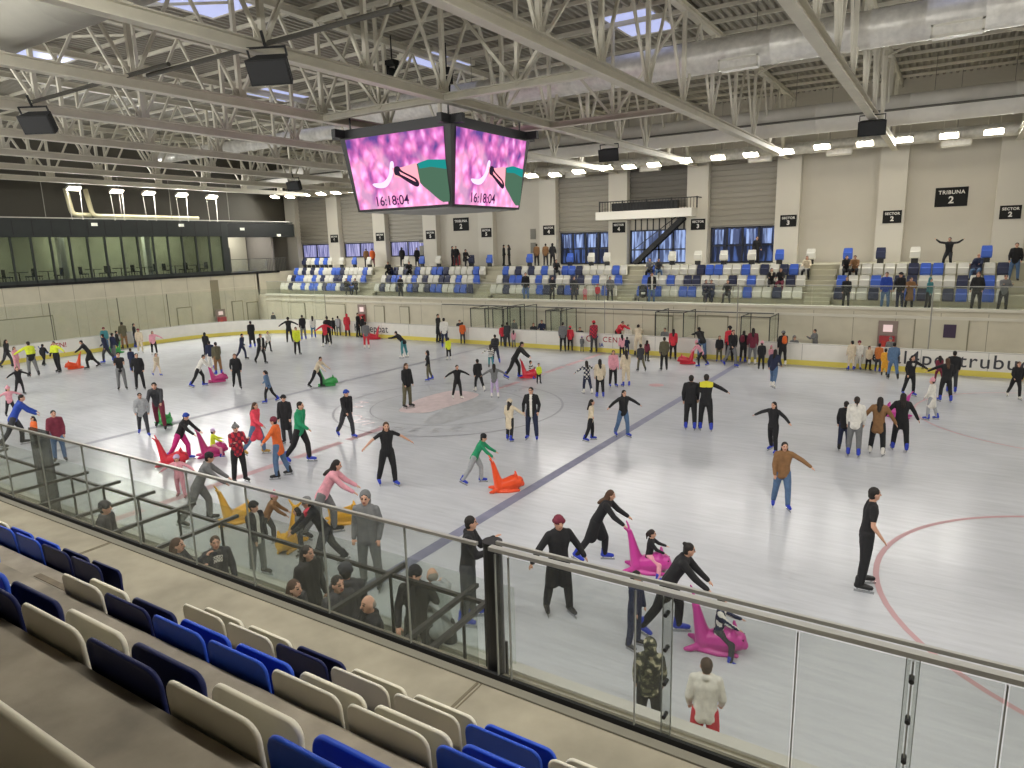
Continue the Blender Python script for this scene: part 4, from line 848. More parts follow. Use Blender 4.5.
# dark service pipes
for a_, x0, x1, z, lab in ((22.2, -2.5, 6.5, 10.9, 'dark service pipe carrying the right hand black speaker'), (22.75, -12, -1.2, 10.95, 'dark service pipe carrying the left black speaker')):
    y = CAMY + (z - CAMZ) / math.tan(R(a_)); m = MB(); m.tube([(x0, y, z), (x1, y, z)], .06, 8); tag(m.build('service_pipe', mat('dark_pipe', '4A4842', .5)), lab, 'pipe')
# black speakers
def speaker(x, y, z, rz, tilt, label, w=1.0, h=.56, d=.42):
    e = empty('hanging_speaker', (x, y, z), rz, label=label, cat='speaker'); e.rotation_euler = (tilt, 0, rz)
    m = MB(); o_ = [(-w / 2, -d / 2), (w / 2, -d / 2), (w * .36, d / 2), (-w * .36, d / 2)]
    m.prism(o_, 'z', -h / 2, h / 2); m.build('cabinet', blackm, e)
    m = MB(); m.prism([(-w / 2 + .04, -d / 2 - .012), (w / 2 - .04, -d / 2 - .012), (w / 2 - .04, -d / 2), (-w / 2 + .04, -d / 2)], 'z', -h / 2 + .04, h / 2 - .04); m.build('front_grille', mat('speaker_grille', '17181A', .7), e)
    m = MB(); m.beam((-w / 2 + .05, 0, h / 2), (-w / 2 + .05, 0, h / 2 + .22), .05, .03); m.beam((w / 2 - .05, 0, h / 2), (w / 2 - .05, 0, h / 2 + .22), .05, .03); m.beam((-w / 2 + .05, 0, h / 2 + .2), (w / 2 - .05, 0, h / 2 + .2), .05, .04); m.beam((0, 0, h / 2 + .2), (0, 0, h / 2 + .55), .05, .05); m.build('bracket', black, e)
for s in SPEAKERS: speaker(*s)
# moving head show lights above the screen
def movhead(x, y, z, label):
    e = empty('stage_light', (x, y, z), label=label, cat='stage light')
    m = MB(); m.box(-.2, .2, -.15, .15, .32, .48); m.build('base', blackm, e)
    m = MB(); m.box(-.22, -.17, -.06, .06, -.05, .34); m.box(.17, .22, -.06, .06, -.05, .34); m.build('yoke', blackm, e)
    m = MB(); m.tube([(0, 0, .2), (0, -.02, .1), (0, -.04, -.28)], [.1, .15, .13], 14); m.build('head', blackm, e)
    m = MB(); m.tube([(0, 0, .48), (0, 0, 1.3)], .025, 6); m.build('hanger', black, e)
movhead(-1.1, -1.0, 12.2, 'black moving stage light above the left screen face'); movhead(1.0, -.6, 11.7, 'black moving stage light above the corner of the screen')
# floodlights
flm = mat('lamp_glow', 'FFF6E0', .3, em='FFF2D8', ems=14)
def flood(x, y, z, rz, label, grp, power, size=(.78, .46), rods=0.5, aim=28):
    e = empty('floodlight', (x, y, z), rz, label=label, cat='floodlight', group=grp)
    m = MB(); m.prism([(-.26, -.01), (.26, -.01), (.17, .14), (-.17, .14)], 'x', -.42, .42); m.build('housing', mat('lamp_housing', 'B9B6AC', .4), e)
    m = MB(); m.box(-size[0] / 2, size[0] / 2, -size[1] / 2, size[1] / 2, -.03, -.005); m.build('lens', flm, e)
    m = MB(); m.tube([(-.25, 0, .12), (-.25, 0, rods)], .012, 5); m.tube([(.25, 0, .12), (.25, 0, rods)], .012, 5); m.build('hanger', steel2, e)
    ld = bpy.data.lights.new('flood_beam', 'AREA'); ld.shape = 'RECTANGLE'; ld.size = size[0]; ld.size_y = size[1]; ld.energy = power; ld.color = (1, .985, .945); ld.spread = R(170)
    lo = bpy.data.objects.new('flood_beam', ld); COL.objects.link(lo); lo.parent = e; lo.location = (0, -.02, -.05); lo.rotation_euler = (-R(aim), 0, 0); e.rotation_euler = (R(-20), 0, rz) if abs(rz) < .1 else Euler((R(-20), 0, rz)).to_matrix().to_euler()
    return e
P1 = 140
for i, (x, z) in enumerate(FAR_LAMPS):
    flood(x, 20.9, z, 0, 'bright floodlight of the far row, %s from the right' % ords[i] if i < 20 else 'bright floodlight of the far row beyond the screen', 'floodlights along the far side', P1, rods=.9)
for i, (x, z) in enumerate(FAR_LAMPS2):
    flood(x, 20.9, z, 0, 'warm floodlight left of the hanging screen, %s from the left' % ords[i], 'floodlights along the far side', P1, rods=.9)
for i, (y_, z) in enumerate(((3.38, 10.54), (6.17, 10.5), (8.46, 10.48), (11.0, 10.46), (13.51, 10.42))):
    e = flood(-32.9, y_, z, PI / 2, 'white floodlight on twin rods above the lounge, %s from the left' % ords[i], 'floodlights above the lounge', P1 * 3.4, rods=.2, aim=38)
    for s_ in (-.42, .42):
        m = MB(); m.tube([(s_, .1, -.05), (s_ * .8, .75, -1.9)], .022, 6); m.build('support_rod', white, e)
# the matching near-side row above and behind the camera and the other end
for i, x in enumerate(np.arange(-29, 21, 2.6)):
    flood(x, -18.2, 10.75, PI, 'floodlight of the near row, %s from the left end' % (ords[i] if i < 20 else 'last'), 'floodlights along the near side', P1 * (2.6 if x < -8 else 1.6), rods=.3, aim=37)
for i, y_ in enumerate(np.arange(-12, 15, 4.5)):
    flood(22.4, y_, 10.8, -PI / 2, 'floodlight above the right end of the rink, %s from the camera side' % ords[i], 'floodlights at the right end', P1 * 1.3, rods=.3, aim=45)
# white pipes above lounge
def pipe(pts, r, label, mt=white):
    m = MB(); P = []
    for i, p in enumerate(pts):
        p = Vector(p)
        if 0 < i < len(pts) - 1:
            a = Vector(pts[i - 1]); b = Vector(pts[i + 1]); da = (a - p).normalized() * .35; db = (b - p).normalized() * .35
            for t in (0, .25, .5, .75, 1): P.append((p + da) * (1 - t) ** 2 + 2 * t * (1 - t) * p + (p + db) * t * t)
        else: P.append(p)
    m.tube(P, r, 12); return tag(m.build('exhaust_pipe', mt, smooth=True), label, 'pipe')
wp = mat('cream_pipe', 'CFC9A8', .4)
pipe([(-34, 3.4, 10.6), (-33.6, 3.4, 8.9), (-33.6, 4.6, 8.9)], .16, 'short bent cream exhaust pipe above the lounge, left one', wp)
pipe([(-34, 4.65, 10.6), (-33.5, 4.65, 8.85), (-33.5, 12.2, 8.82), (-33.5, 12.5, 8.82)], .15, 'long bent cream exhaust pipe along the lounge roof', wp)
m = MB(); m.box(-33.1, -33.0, -22, 21, 8.62, 8.68); struct(m.build('trim_roofrail', white))
for y, lab in ((-22, 0), ):
    pass
for i, y_ in enumerate((-1.3, 1.5, 6.4, 10.1, 15.0)):
    m = MB(); m.tube([(-33.05, y_, 8.6), (-33.05, y_, 11.5)], .025, 6); tag(m.build('tie_rod', mat('mast_grey', '8E8C84', .5)), 'thin steel tie rod above the lounge roof, %s from the left' % ords[i], 'rod')
for i, (y_, z) in enumerate(((4.3, 8.25), (10.6, 8.25), (15.9, 8.0), (19.5, 7.5))):
    m = MB(); m.box(-.02, .08, -.18, .18, -.1, .1); o = m.build('emergency_light', mat('pale_fixture', 'D8D8C8', .5, em='E8E8D8', ems=.4)); o.location = (LX + .2, y_, z)
    tag(o, 'small white fixture on the dark fascia, %s from the left' % ords[i], 'light fixture')
m = MB(); m.box(-44, -43.8, -28, 24, 0, 14.6); struct(m.build('wall_end', mat('dark_end_wall', '4C4A42', .8)))
m = MB(); m.box(-36.9, -36.7, -24, 24, 8.6, 14.4); struct(m.build('wall_plant', mat('plant_wall', '55524A', .8)))
# closing walls behind the camera
m = MB(); m.box(-44, 24, -28.2, -28, -.4, 14.6); struct(m.build('wall_near', wallp))
m = MB(); m.box(24, 24.2, -28, 24.2, -.4, 14.6); struct(m.build('wall_right', wallp))

# ---------------------------------------------------------------- hanging scoreboard
SC = (-.08, .12)
e = empty('video_scoreboard', (SC[0], SC[1], 0), label='four-sided hanging video cube with pink pictures and a clock', cat='video scoreboard')
T, B_ = 2.48, 2.14; z1, z0 = 10.02, 7.47
m = MB(); m.add([(-T, -T, z1), (T, -T, z1), (T, T, z1), (-T, T, z1), (-B_, -B_, z0), (B_, -B_, z0), (B_, B_, z0), (-B_, B_, z0)], [(0, 1, 2, 3), (7, 6, 5, 4), (0, 4, 5, 1), (1, 5, 6, 2), (2, 6, 7, 3), (3, 7, 4, 0)]); m.build('housing', mat('screen_housing', '101113', .5), e)
m = MB(); m.box(-B_ + .1, B_ - .1, -B_ + .1, B_ - .1, z0 - .03, z0); m.build('bottom_panel', mat('bottom_panel', '8C8D8B', .4, noise=.2, nscale=1.5), e)
m = MB()
for s_ in (-2.35, 2.35): m.box(-2.9, 2.9, s_ - .09, s_ + .09, 10.02, 10.3); m.box(s_ - .09, s_ + .09, -2.9, 2.9, 10.02, 10.3)
for sx in (-2.2, 2.2):
    for sy in (-2.2, 2.2): m.tube([(sx, sy, 10.3), (sx, sy, 10.9)], .03, 6)
m.build('hanging_frame', black, e)
def screen_mat(name):
    m = bpy.data.materials.new(name); m.use_nodes = True; nt = m.node_tree; nt.nodes.clear()
    o = nt.nodes.new('ShaderNodeOutputMaterial'); em = nt.nodes.new('ShaderNodeEmission'); em.inputs[1].default_value = 1.1
    tc = nt.nodes.new('ShaderNodeTexCoord'); mp = nt.nodes.new('ShaderNodeMapping'); mp.inputs['Scale'].default_value = (1, .8, 1)
    nz = nt.nodes.new('ShaderNodeTexNoise'); nz.inputs['Scale'].default_value = 2.2; nz.inputs['Detail'].default_value = 2
    va = nt.nodes.new('ShaderNodeVectorMath'); va.operation = 'MULTIPLY_ADD'; va.inputs[1].default_value = (.45, .45, .0)
    vo = nt.nodes.new('ShaderNodeTexVoronoi'); vo.feature = 'SMOOTH_F1'; vo.inputs['Scale'].default_value = 2.9; vo.inputs['Smoothness'].default_value = .55
    n = nt.nodes.new('ShaderNodeTexNoise'); n.inputs['Scale'].default_value = 1.3; n.inputs['Detail'].default_value = 3
    sp = nt.nodes.new('ShaderNodeSeparateXYZ'); ad = nt.nodes.new('ShaderNodeMath'); ad.operation = 'MULTIPLY_ADD'; ad.inputs[1].default_value = -.09
    nt.links.new(tc.outputs['Object'], mp.inputs[0]); nt.links.new(mp.outputs[0], nz.inputs['Vector']); nt.links.new(nz.outputs['Color'], va.inputs[0]); nt.links.new(mp.outputs[0], va.inputs[2])
    nt.links.new(va.outputs[0], vo.inputs['Vector']); nt.links.new(mp.outputs[0], n.inputs['Vector']); nt.links.new(tc.outputs['Object'], sp.inputs[0])
    nt.links.new(sp.outputs['Y'], ad.inputs[0]); nt.links.new(n.outputs['Fac'], ad.inputs[2])
    rp = nt.nodes.new('ShaderNodeValToRGB'); el = rp.color_ramp.elements
    el[0].position = .08; el[0].color = (*hexc('FBC6EC'), 1); el[1].position = .72; el[1].color = (*hexc('5A3A78'), 1)
    x = el.new(.28); x.color = (*hexc('EE8AD2'), 1); x = el.new(.5); x.color = (*hexc('B4508E'), 1)
    r2 = nt.nodes.new('ShaderNodeValToRGB'); e2 = r2.color_ramp.elements
    e2[0].position = .33; e2[0].color = (*hexc('4A4488'), 1); e2[1].position = .6; e2[1].color = (*hexc('FFC0DC'), 1); x = e2.new(.44); x.color = (*hexc('C070B0'), 1)
    mx = nt.nodes.new('ShaderNodeMix'); mx.data_type = 'RGBA'; mx.blend_type = 'MIX'; mx.inputs[0].default_value = .42
    nt.links.new(vo.outputs['Distance'], rp.inputs[0]); nt.links.new(ad.outputs[0], r2.inputs[0])
    nt.links.new(rp.outputs[0], mx.inputs[6]); nt.links.new(r2.outputs[0], mx.inputs[7]); nt.links.new(mx.outputs[2], em.inputs[0]); nt.links.new(em.outputs[0], o.inputs[0])
    return m
scm = screen_mat('led_picture')
def emis(name, c, s=1.0):
    return mat(name, '000000', .5, em=c, ems=s, spec=0)
E_T, E_W, E_D, E_S, E_G, E_P = emis('led_teal', '1C7F7C'), emis('led_white', 'D6C8F0', 1.1), emis('led_dark', '2A2030'), emis('led_skin', 'F09AA8', 1.1), emis('led_green', '456250'), emis('led_pale', 'F6A8E0', 1.15)
for q in range(4):
    a = q * PI / 2
    # face frame: local x along face, local y up the face, origin face centre
    tilt = math.atan2(T - B_, z1 - z0)
    f = MB(); w1, w0, hh = T - .28, B_ - .12, (z1 - z0) / math.cos(tilt) / 2 - .07
    f.add([(-w0, -hh, 0), (w0, -hh, 0), (w1, hh, 0), (-w1, hh, 0)], [(0, 1, 2, 3)])
    s = f.build('screen', scm, e)
    Mx = Matrix.Rotation(a, 4, 'Z') @ Matrix.Translation((0, -(T + B_) / 2 - .025, (z0 + z1) / 2)) @ Matrix.Rotation(PI / 2 + tilt, 4, 'X')
    s.matrix_local = Mx
    def pic(name, pts, m_, dz):
        pts = blob(pts, 5) if name in ('picture_arm_green', 'picture_pale', 'picture_strap') else pts; g_ = MB(); g_.add([(max(-2.28, min(2.13, x)), max(-1.14, y), dz) for x, y in pts], [tuple(range(len(pts)))]); return g_.build(name, m_, s)
    # picture of an outstretched arm and a teal shape, lower right
    pic('picture_arm_green', [(.75, .08), (1.2, .16), (2.18, .0), (2.1, -1.12), (1.75, -1.1), (1.3, -.75), (.95, -.45)], E_G, .004)
    pic('picture_teal', [(.95, .18), (1.4, .26), (2.2, .2), (2.2, -.1), (1.5, .02), (1.0, 0)], E_T, .006)
    pic('picture_skin', [(-.2, .12), (.2, .1), (.9, .2), (.95, -.5), (.6, -.45), (.2, -.25), (-.15, -.2)], E_S, .007)
    pic('picture_strap', [(-.1, .12), (.1, .14), (.25, -.02), (.8, -.3), (.9, -.52), (.7, -.55), (.1, -.2), (-.12, -.1)], E_D, .008)
    pic('picture_stripe', [(.1, -.02), (.72, -.33), (.78, -.42), (.14, -.12)], E_S, .0095)
    pic('picture_pale', [(-.25, .3), (-.1, .28), (-.2, -.1), (-.55, -.48), (-1.0, -.5), (-1.2, -.35), (-.7, -.32), (-.4, -.1)], E_W, .0065)
    t = text('clock_digits', '16:18:04', .46, emis('led_digit', '3A2350', .6), s, ext=.001, bold=.004, spacing=1.0); t.location = (-.42, -.98, .012)
pic = None

# ---------------------------------------------------------------- near stand
NT = [(2.78, -18.49, -16.9), (3.50, -19.17, -18.49), (4.07, -19.945, -19.17), (4.67, -20.605, -19.945), (5.22, -27.9, -20.605)]
t_ = MB()
for z, y0, y1 in NT: t_.box(-34, 24, y0, y1, z - .35, z)
for (z, y0, y1), (z2, _, _) in zip(NT[:-1], NT[1:]): t_.box(-34, 24, y0 - .02, y0 + .0, z - .3, z2 - .01)
struct(t_.build('floor_near_stand', tread))
d_ = MB(); d_.box(-34, 24, -18.0, -16.98, 2.785, 2.79); struct(d_.build('floor_near_deck', tread2))
j_ = MB()
for x in (8.11, 13.47, 18.8): j_.box(x - .012, x + .012, -17.6, -17.0, 2.788, 2.7935); j_.box(x + .03, x + .04, -17.6, -17.0, 2.788, 2.7935)
struct(j_.build('trim_deckjoints', mat('joint_dark', '6E6653', .9)))
nf = MB(); nf.box(-34, 24, -17.2, -16.97, 0, 2.5); struct(nf.build('wall_near_front', conc))
gu = MB(); gu.box(-34, 24, -17.12, -17.04, 2.785, 2.805, 0); struct(gu.build('trim_glass_channel', mat('channel_grey', '7B776A', .6)))
gu = MB(); gu.box(-34, 24, -17.035, -17.005, 2.74, 2.845, 0); struct(gu.build('trim_black_seal', blackm))
# half step blocks in the aisle
for i, (x0, x1, y0, z0_, z1_, lab) in enumerate(((10.6, 11.55, -18.85, 3.49, 3.78, 'upper worn brown step block in the near aisle'), (10.6, 11.55, -18.17, 2.79, 3.13, 'lower worn brown step block in the near aisle'))):
    m = MB(); m.box(x0, x1, y0 - .32, y0, z0_, z1_, 0); m.box(x0 + .05, x1 - .05, y0 - .045, y0 + .004, z1_ - .03, z1_ + .004, 1)
    tag(m.build('step_block', [tread, wood]), lab, 'step')
m = MB(); m.box(11.35, 11.65, -19.4, -19.25, 4.072, 4.076, 0)
for k in range(5): m.box(11.39 + k * .05, 11.42 + k * .05, -19.37, -19.28, 4.075, 4.078, 1)
tag(m.build('floor_label', [white, inkd]), 'small white row label stuck on the near tread', 'label')

# near glass balustrade
gy = -17.02
PJ = [-9.2 + 1.045 * k for k in range(0, 15)]
PJ = [x for x in [5.43 - 1.045 * k for k in range(22, 0, -1)]] + [5.43, 6.48, 7.57, 8.62, 9.7, 10.67, 11.73, 12.71, 13.42]
e = empty('glass_balustrade', (0, gy, 0), label='long clear glass balustrade in front of the camera, left of the black post', cat='balustrade', group='balustrades of the near stand')
for a, b in zip(PJ[:-1], PJ[1:]):
    m = MB(); m.box(a + .012, b - .012, -.008, .008, 2.8, 3.88); m.build('glass_pane', glass, e)
    m = MB(); m.box(a - .005, a + .004, -.009, .009, 2.8, 3.89); m.build('pane_joint', mat('polished_edge', '8F918A', .3), e)
m = MB(); m.box(PJ[0], 13.44, -.016, .016, 3.895, 3.92); m.build('handrail', chrome, e)
e = empty('glass_balustrade', (0, gy, 0), label='clear glass balustrade in front of the camera, right of the black post', cat='balustrade', group='balustrades of the near stand')
PJ2 = [13.60, 13.72, 14.73, 15.75, 16.34, 16.76, 17.8, 18.85, 19.9]
for a, b in zip(PJ2[:-1], PJ2[1:]):
    m = MB(); m.box(a + .012, b - .012, -.008, .008, 2.8, 3.86); m.build('glass_pane', glass, e)
    m = MB(); m.box(a - .004, a + .004, -.009, .009, 2.8, 3.86); m.build('pane_joint', mat('polished_edge', '8F918A', .3), e)
m = MB(); m.box(13.56, 21, -.03, .025, 3.89, 3.92); m.build('handrail', chrome, e)
m = MB(); m.box(13.56, 21, .075, .1, 3.9, 3.925); m.build('outer_rail', chrome, e)
for x in (14.95, 16.34):
    m = MB(); m.box(x - .032, x + .032, .012, .022, 2.8, 3.88); st = m.build('glass_stiffener', glass, e); m = MB(); m.box(x - .034, x - .03, .008, .026, 2.8, 3.88); m.box(x + .03, x + .034, .008, .026, 2.8, 3.88); m.build('stiffener_edge', mat('stiffener_edge', '7C7E7A', .4), e)
    m = MB()
    for z in (3.0, 3.25, 3.5, 3.75): m.tube([(x, -.03, z), (x, .03, z)], .014, 10)
    m.build('clamp_bolts', black, st)
# black steel post between the two runs
e = empty('steel_post', (13.5, -16.9, 2.0), label='black round steel post standing at the near glass', cat='post')
m = MB(); m.tube([(0, 0, 0), (0, 0, 1.87)], .075, 20); m.build('tube', mat('post_black', '26282B', .35), e, smooth=False)
m = MB(); m.tube([(0, 0, 1.86), (0, 0, 1.9)], .079, 20); m.build('cap', black, e)
m = MB(); m.box(-.05, .05, .08, .1, -.1, 1.0); m.build('flange', black, e)

# near bench enclosure on the rink side below the camera
fr = mat('grey_black_frame', '33342F', .45)
def near_bench(x0, x1, cross, label, zt=1.95):
    e = empty('bench_enclosure', (0, 0, 0), label=label, cat='bench enclosure')
    m = MB(); m.beam((x0, -14.85, zt), (x1, -14.85, zt), .05, .045); m.build('top_bar', fr, e)
    for x in cross:
        m = MB(); m.beam((x, -16.95, zt + .05), (x - .1, -14.55, zt + .02), .06, .05); m.build('cross_bar', fr, e)
        m = MB(); m.box(x - .11, x - .08, -14.88, -14.85, .42, zt); m.build('post', fr, e)
    m = MB(); m.box(x0, x1, -14.865, -14.853, .45, zt - .05); m.build('glass_panel', thin, e)
near_bench(-3.5, 12.1, [-3.4, -1.1, 1.2, 2.35, 3.5, 4.65, 5.85, 7.0, 10.55, 11.72, 12.06], 'dark framed glass bench enclosure seen through the near glass')
m = MB(); m.box(-.35, .35, -.03, .03, 0, 2.45); o = m.build('glass_door', glassd); o.location = (1.55, -15.0, .42); tag(o, 'dark smoked glass door seen through the near glass at left', 'glass door')
m = MB(); m.box(-4, 12.2, -14.60, -14.585, 1.08, 2.1); tag(m.build('protective_glass', thin), 'protective glass above the near boards, seen from above', 'protective glass')

for i, y in enumerate((-8, -2, 3, 7, 11)):  # row of lamps added to brighten the lounge interior
    e = empty('added_ceiling_lamp', (-35.0, y + .6, 8.3), label='warm ceiling lamp added to light the lounge, %s from the left' % ords[i], cat='lamp')
    m = MB(); m.box(-.3, .3, -.3, .3, 0, .08); m.build('lamp_body', white, e)
    m = MB(); m.box(-.27, .27, -.27, .27, -.01, 0); m.build('lamp_panel', mat('lounge_glow', 'E8E4C0', .5, em='E8E4B8', ems=3), e)
    ld = bpy.data.lights.new('added_fill_light', 'AREA'); ld.size = .6; ld.energy = 80; ld.color = (.95, 1, .8); lo = bpy.data.objects.new('added_fill_light', ld); COL.objects.link(lo); lo.parent = e; lo.location = (0, 0, -.03)
e = empty('added_ceiling_lamp', (-35.0, 17, 8.3), label='ceiling lamp added to light the open terrace', cat='lamp'); m = MB(); m.box(-.3, .3, -.3, .3, 0, .08); m.build('lamp_body', white, e)  # extra lamp added to brighten the terrace wall
ld = bpy.data.lights.new('added_fill_light', 'AREA'); ld.size = .6; ld.energy = 110; ld.color = (1, .97, .88); lo = bpy.data.objects.new('added_fill_light', ld); COL.objects.link(lo); lo.parent = e; lo.location = (0, 0, -.03)

# ---------------------------------------------------------------- seats
SM = {'w': mat('white_plastic', 'DAD5C4', .45, noise=.03, nscale=3), 'b': mat('blue_plastic', '2C54C4', .45, spec=.3), 'n': mat('navy_plastic', '1A2250', .5, spec=.25)}
SME = {'w': mat('far_white_plastic', 'DDDBD0', .5), 'b': mat('far_blue_plastic', '3C64C8', .5), 'n': mat('far_navy_plastic', '20284A', .5)}
CN = {'w': 'white', 'b': 'bright blue', 'n': 'dark navy'}
def rpanel(w, h, r, t, bend=0.0, inset=.018, top_r=None):
    """rounded plastic panel, centre bottom at origin, faces -y/+y, with a raised rim on the -y side"""
    def outl(sc):
        o = []; w2, h2 = w / 2 - sc, h - sc; rr = max(r - sc, .01)
        for cx, cz, a0 in ((w2 - rr, h2 - rr, 0), (-w2 + rr, h2 - rr, 90), (-w2 + rr * .5, sc + rr * .5, 180), (w2 - rr * .5, sc + rr * .5, 270)):
            q = rr if a0 < 180 else rr * .5
            for k in range(6):
                a = R(a0 + 90 * k / 5); o.append((cx + q * math.cos(a), cz + q * math.sin(a)))
        return o
    layers = [(outl(inset), -t / 2 + .006), (outl(inset * .6), -t / 2), (outl(.004), -t / 2), (outl(0), -t / 2 + .006), (outl(0), t / 2 - .006), (outl(.006), t / 2), ]
    v = []; f = []; n = len(layers[0][0])
    for o, y in layers:
        for x, z in o: v.append((x, y + bend * ((x / (w / 2)) ** 2), z))
    for L in range(len(layers) - 1):
        for k in range(n): f.append((L * n + k, L * n + (k + 1) % n, (L + 1) * n + (k + 1) % n, (L + 1) * n + k))
    f.append(tuple(range(n - 1, -1, -1))); f.append(tuple((len(layers) - 1) * n + k for k in range(n)))
    m = MB(); m.add(v, f); return m
bk = rpanel(.465, .40, .07, .018, .012).mesh('seat_back', SM['w'], True)
pn = rpanel(.45, .39, .06, .022, .006).mesh('seat_pan', SM['w'], True)
br = MB(); br.box(-.05, .05, -.0, .14, -.3, .1); br.box(-.18, .18, 0, .05, -.02, .03); br = br.mesh('bracket', black)
def near_seat(x, y, z, c, label):
    e = empty('stadium_seat', (x, y, z - .4), label=label, cat='seat', group='tip-up seats of the near stand')
    for nm_, me, loc, rx in tuple(q_ for q_ in (('backrest', bk, (0, .02, 0), .07), ('seat_pan', pn, (.01, .14, -.09) if y > -20.5 else (.0, .05, .02), -.02 if y > -20.5 else -1.5), ('bracket', br, (0, .0, 0), 0)) if y > -20.5 or q_[0] != 'seat_pan'):
        o = bpy.data.objects.new(nm_, me); COL.objects.link(o); o.parent = e; o.location = loc; o.rotation_euler = (rx, 0, 0)
        if nm_ != 'bracket': o.material_slots[0].link = 'OBJECT'; o.material_slots[0].material = SM[c]
rows = [(1, -18.475, 3.70, 8.52, 'wbbnn', 'left of the aisle'), (1, -18.475, 3.70, 11.87 + .23, 'wwnwwbww', 'right of the aisle'),
        (2, -19.15, 4.20, 11.74 + .23, 'wnbbwwbw', 'right of the aisle'), (3, -19.935, 4.80, 12.28 + .23, 'bnwnwbww', 'right of the aisle'), (4, -20.6, 5.39, 15.12, 'w', 'close to the camera')]
rn = {1: 'front', 2: 'second', 3: 'third', 4: 'fourth'}
for r_, y, z, x0, cs, side in rows:
    for i, c in enumerate(cs):
        near_seat(x0 + i * .5, y, z, c, '%s folding seat in the %s near row, %s %s' % (CN[c], rn[r_], ords[i], side))
near_seat(10.15, -19.15, 4.20, 'b', 'bright blue folding seat in the second near row, left of the aisle')
# far seats: one light mesh each
def far_seat_mesh():
    prof = [(0, 0.0), (-.03, .0), (-.13, .04), (-.17, .1), (-.15, .38), (-.115, .4), (-.06, .36), (-.05, .42), (.0, .62), (.03, .62), (.03, .05)]
    v = []; f = []; n = len(prof)
    xs = [(-.235, .86), (-.215, 1), (.215, 1), (.235, .86)]
    for x, s in xs:
        for y, z in prof: v.append((x * (1 if z < .5 else .93), y * (s if y < 0 else 1), .31 + (z - .31) * s))
    for a in range(3):
        for k in range(n): f.append((a * n + k, a * n + (k + 1) % n, (a + 1) * n + (k + 1) % n, (a + 1) * n + k))
    f.append(tuple(range(n - 1, -1, -1))); f.append(tuple(3 * n + k for k in range(n)))
    m = MB(); m.add(v, f); return m.mesh('far_seat', SME['w'])
fs = far_seat_mesh(); LASTSEAT = [None]
def far_seat(x, y, z, c, label):
    o = bpy.data.objects.new('stadium_seat', fs); COL.objects.link(o); o.location = (x, y, z)
    o.material_slots[0].link = 'OBJECT'; o.material_slots[0].material = SME[c]
    tag(o, label, 'seat', 'tip-up seats of the far stand'); LASTSEAT[0] = o
blocks = [('block at the lounge end', -31.95, -22.8, ('wwnwwbwbbwnbbwnnbw', 'wnbbwwbwnwwnnwbwwb', 'bwnwnwbwwbbnwwwwbw')),
          ('block below the low windows', -21.15, -11.85, ('wnwwnwbnwnbbwwbbn', 'wnbbwwbwnwwnnwbwwb', 'nnwnwbwwbbnwwwwbw')),
          ('block below sector four', -10.4, -1.0, ('wwnwwbwbnwnbnwwwbw', 'wnbbwwbwnwwnnwbwwb', 'bwnwnwbwwbbnwwwwbw')),
          ('block below sector three', .3, 9.7, ('bbbwwbbwnwwwbwwnww', 'bwwbwnnwwwnwbwwwnw', 'bwwwwwnbbwwbwnwnbw')),
          ('block at the right edge', 11.2, 18.7, ('nwwnwwbnwnbwbw', 'bwwbwnnwwwnwbw', 'wwwwwwnbbwwnwn'))]
ROWZ = [(18.58, 2.9, 'front'), (19.4, 3.5, 'second'), (20.2, 4.08, 'third')]
for nm_, x0, x1, cs in blocks:
    for (y, z, rnm), s in zip(ROWZ, cs):
        n = len(s)
        for i, c in enumerate(s):
            far_seat(x0 + (i + .5) * (x1 - x0) / n, y, z, c, '%s seat, %s from left, %s row, %s' % (CN[c], ords[i], rnm, nm_))
r4 = [(-31.85, 'n'), (-31.3, 'w'), (-30.75, 'w'), (-30.25, 'b'), (-29.7, 'w'), (-29.2, 'b'), (-28.65, 'w'), (-27.3, 'w'), (-25.8, 'b'), (-24.16, 'w'), (-20.14, 'w'), (-18.56, 'b'), (-16.94, 'w'), (-13.84, 'n'), (-12.24, 'b'), (-8.83, 'b'), (-5.64, 'b'), (-4.05, 'w'), (-2.9, 'w'), (1.53, 'w'), (3.14, 'w'), (4.72, 'w'), (6.35, 'w'), (7.9, 'b'), (9.57, 'w'), (11.46, 'b'), (13.06, 'n'), (14.65, 'w'), (17.75, 'b')]
pdm = MB(); pdm.box(-.16, .16, -.1, .03, -.235, .06); pdm = pdm.mesh('pedestal', black)
for i, (x, c) in enumerate(r4):
    far_seat(x, 21.3, 4.88, c, '%s single seat of the sparse top row, %s from the left edge' % (CN[c], (ords + ['twenty-first', 'twenty-second', 'twenty-third', 'twenty-fourth', 'twenty-fifth', 'twenty-sixth', 'twenty-seventh', 'twenty-eighth', 'twenty-ninth', 'thirtieth'])[i]))
    o = bpy.data.objects.new('pedestal', pdm); COL.objects.link(o); o.parent = bpy.data.objects[-1] if False else LASTSEAT[0]

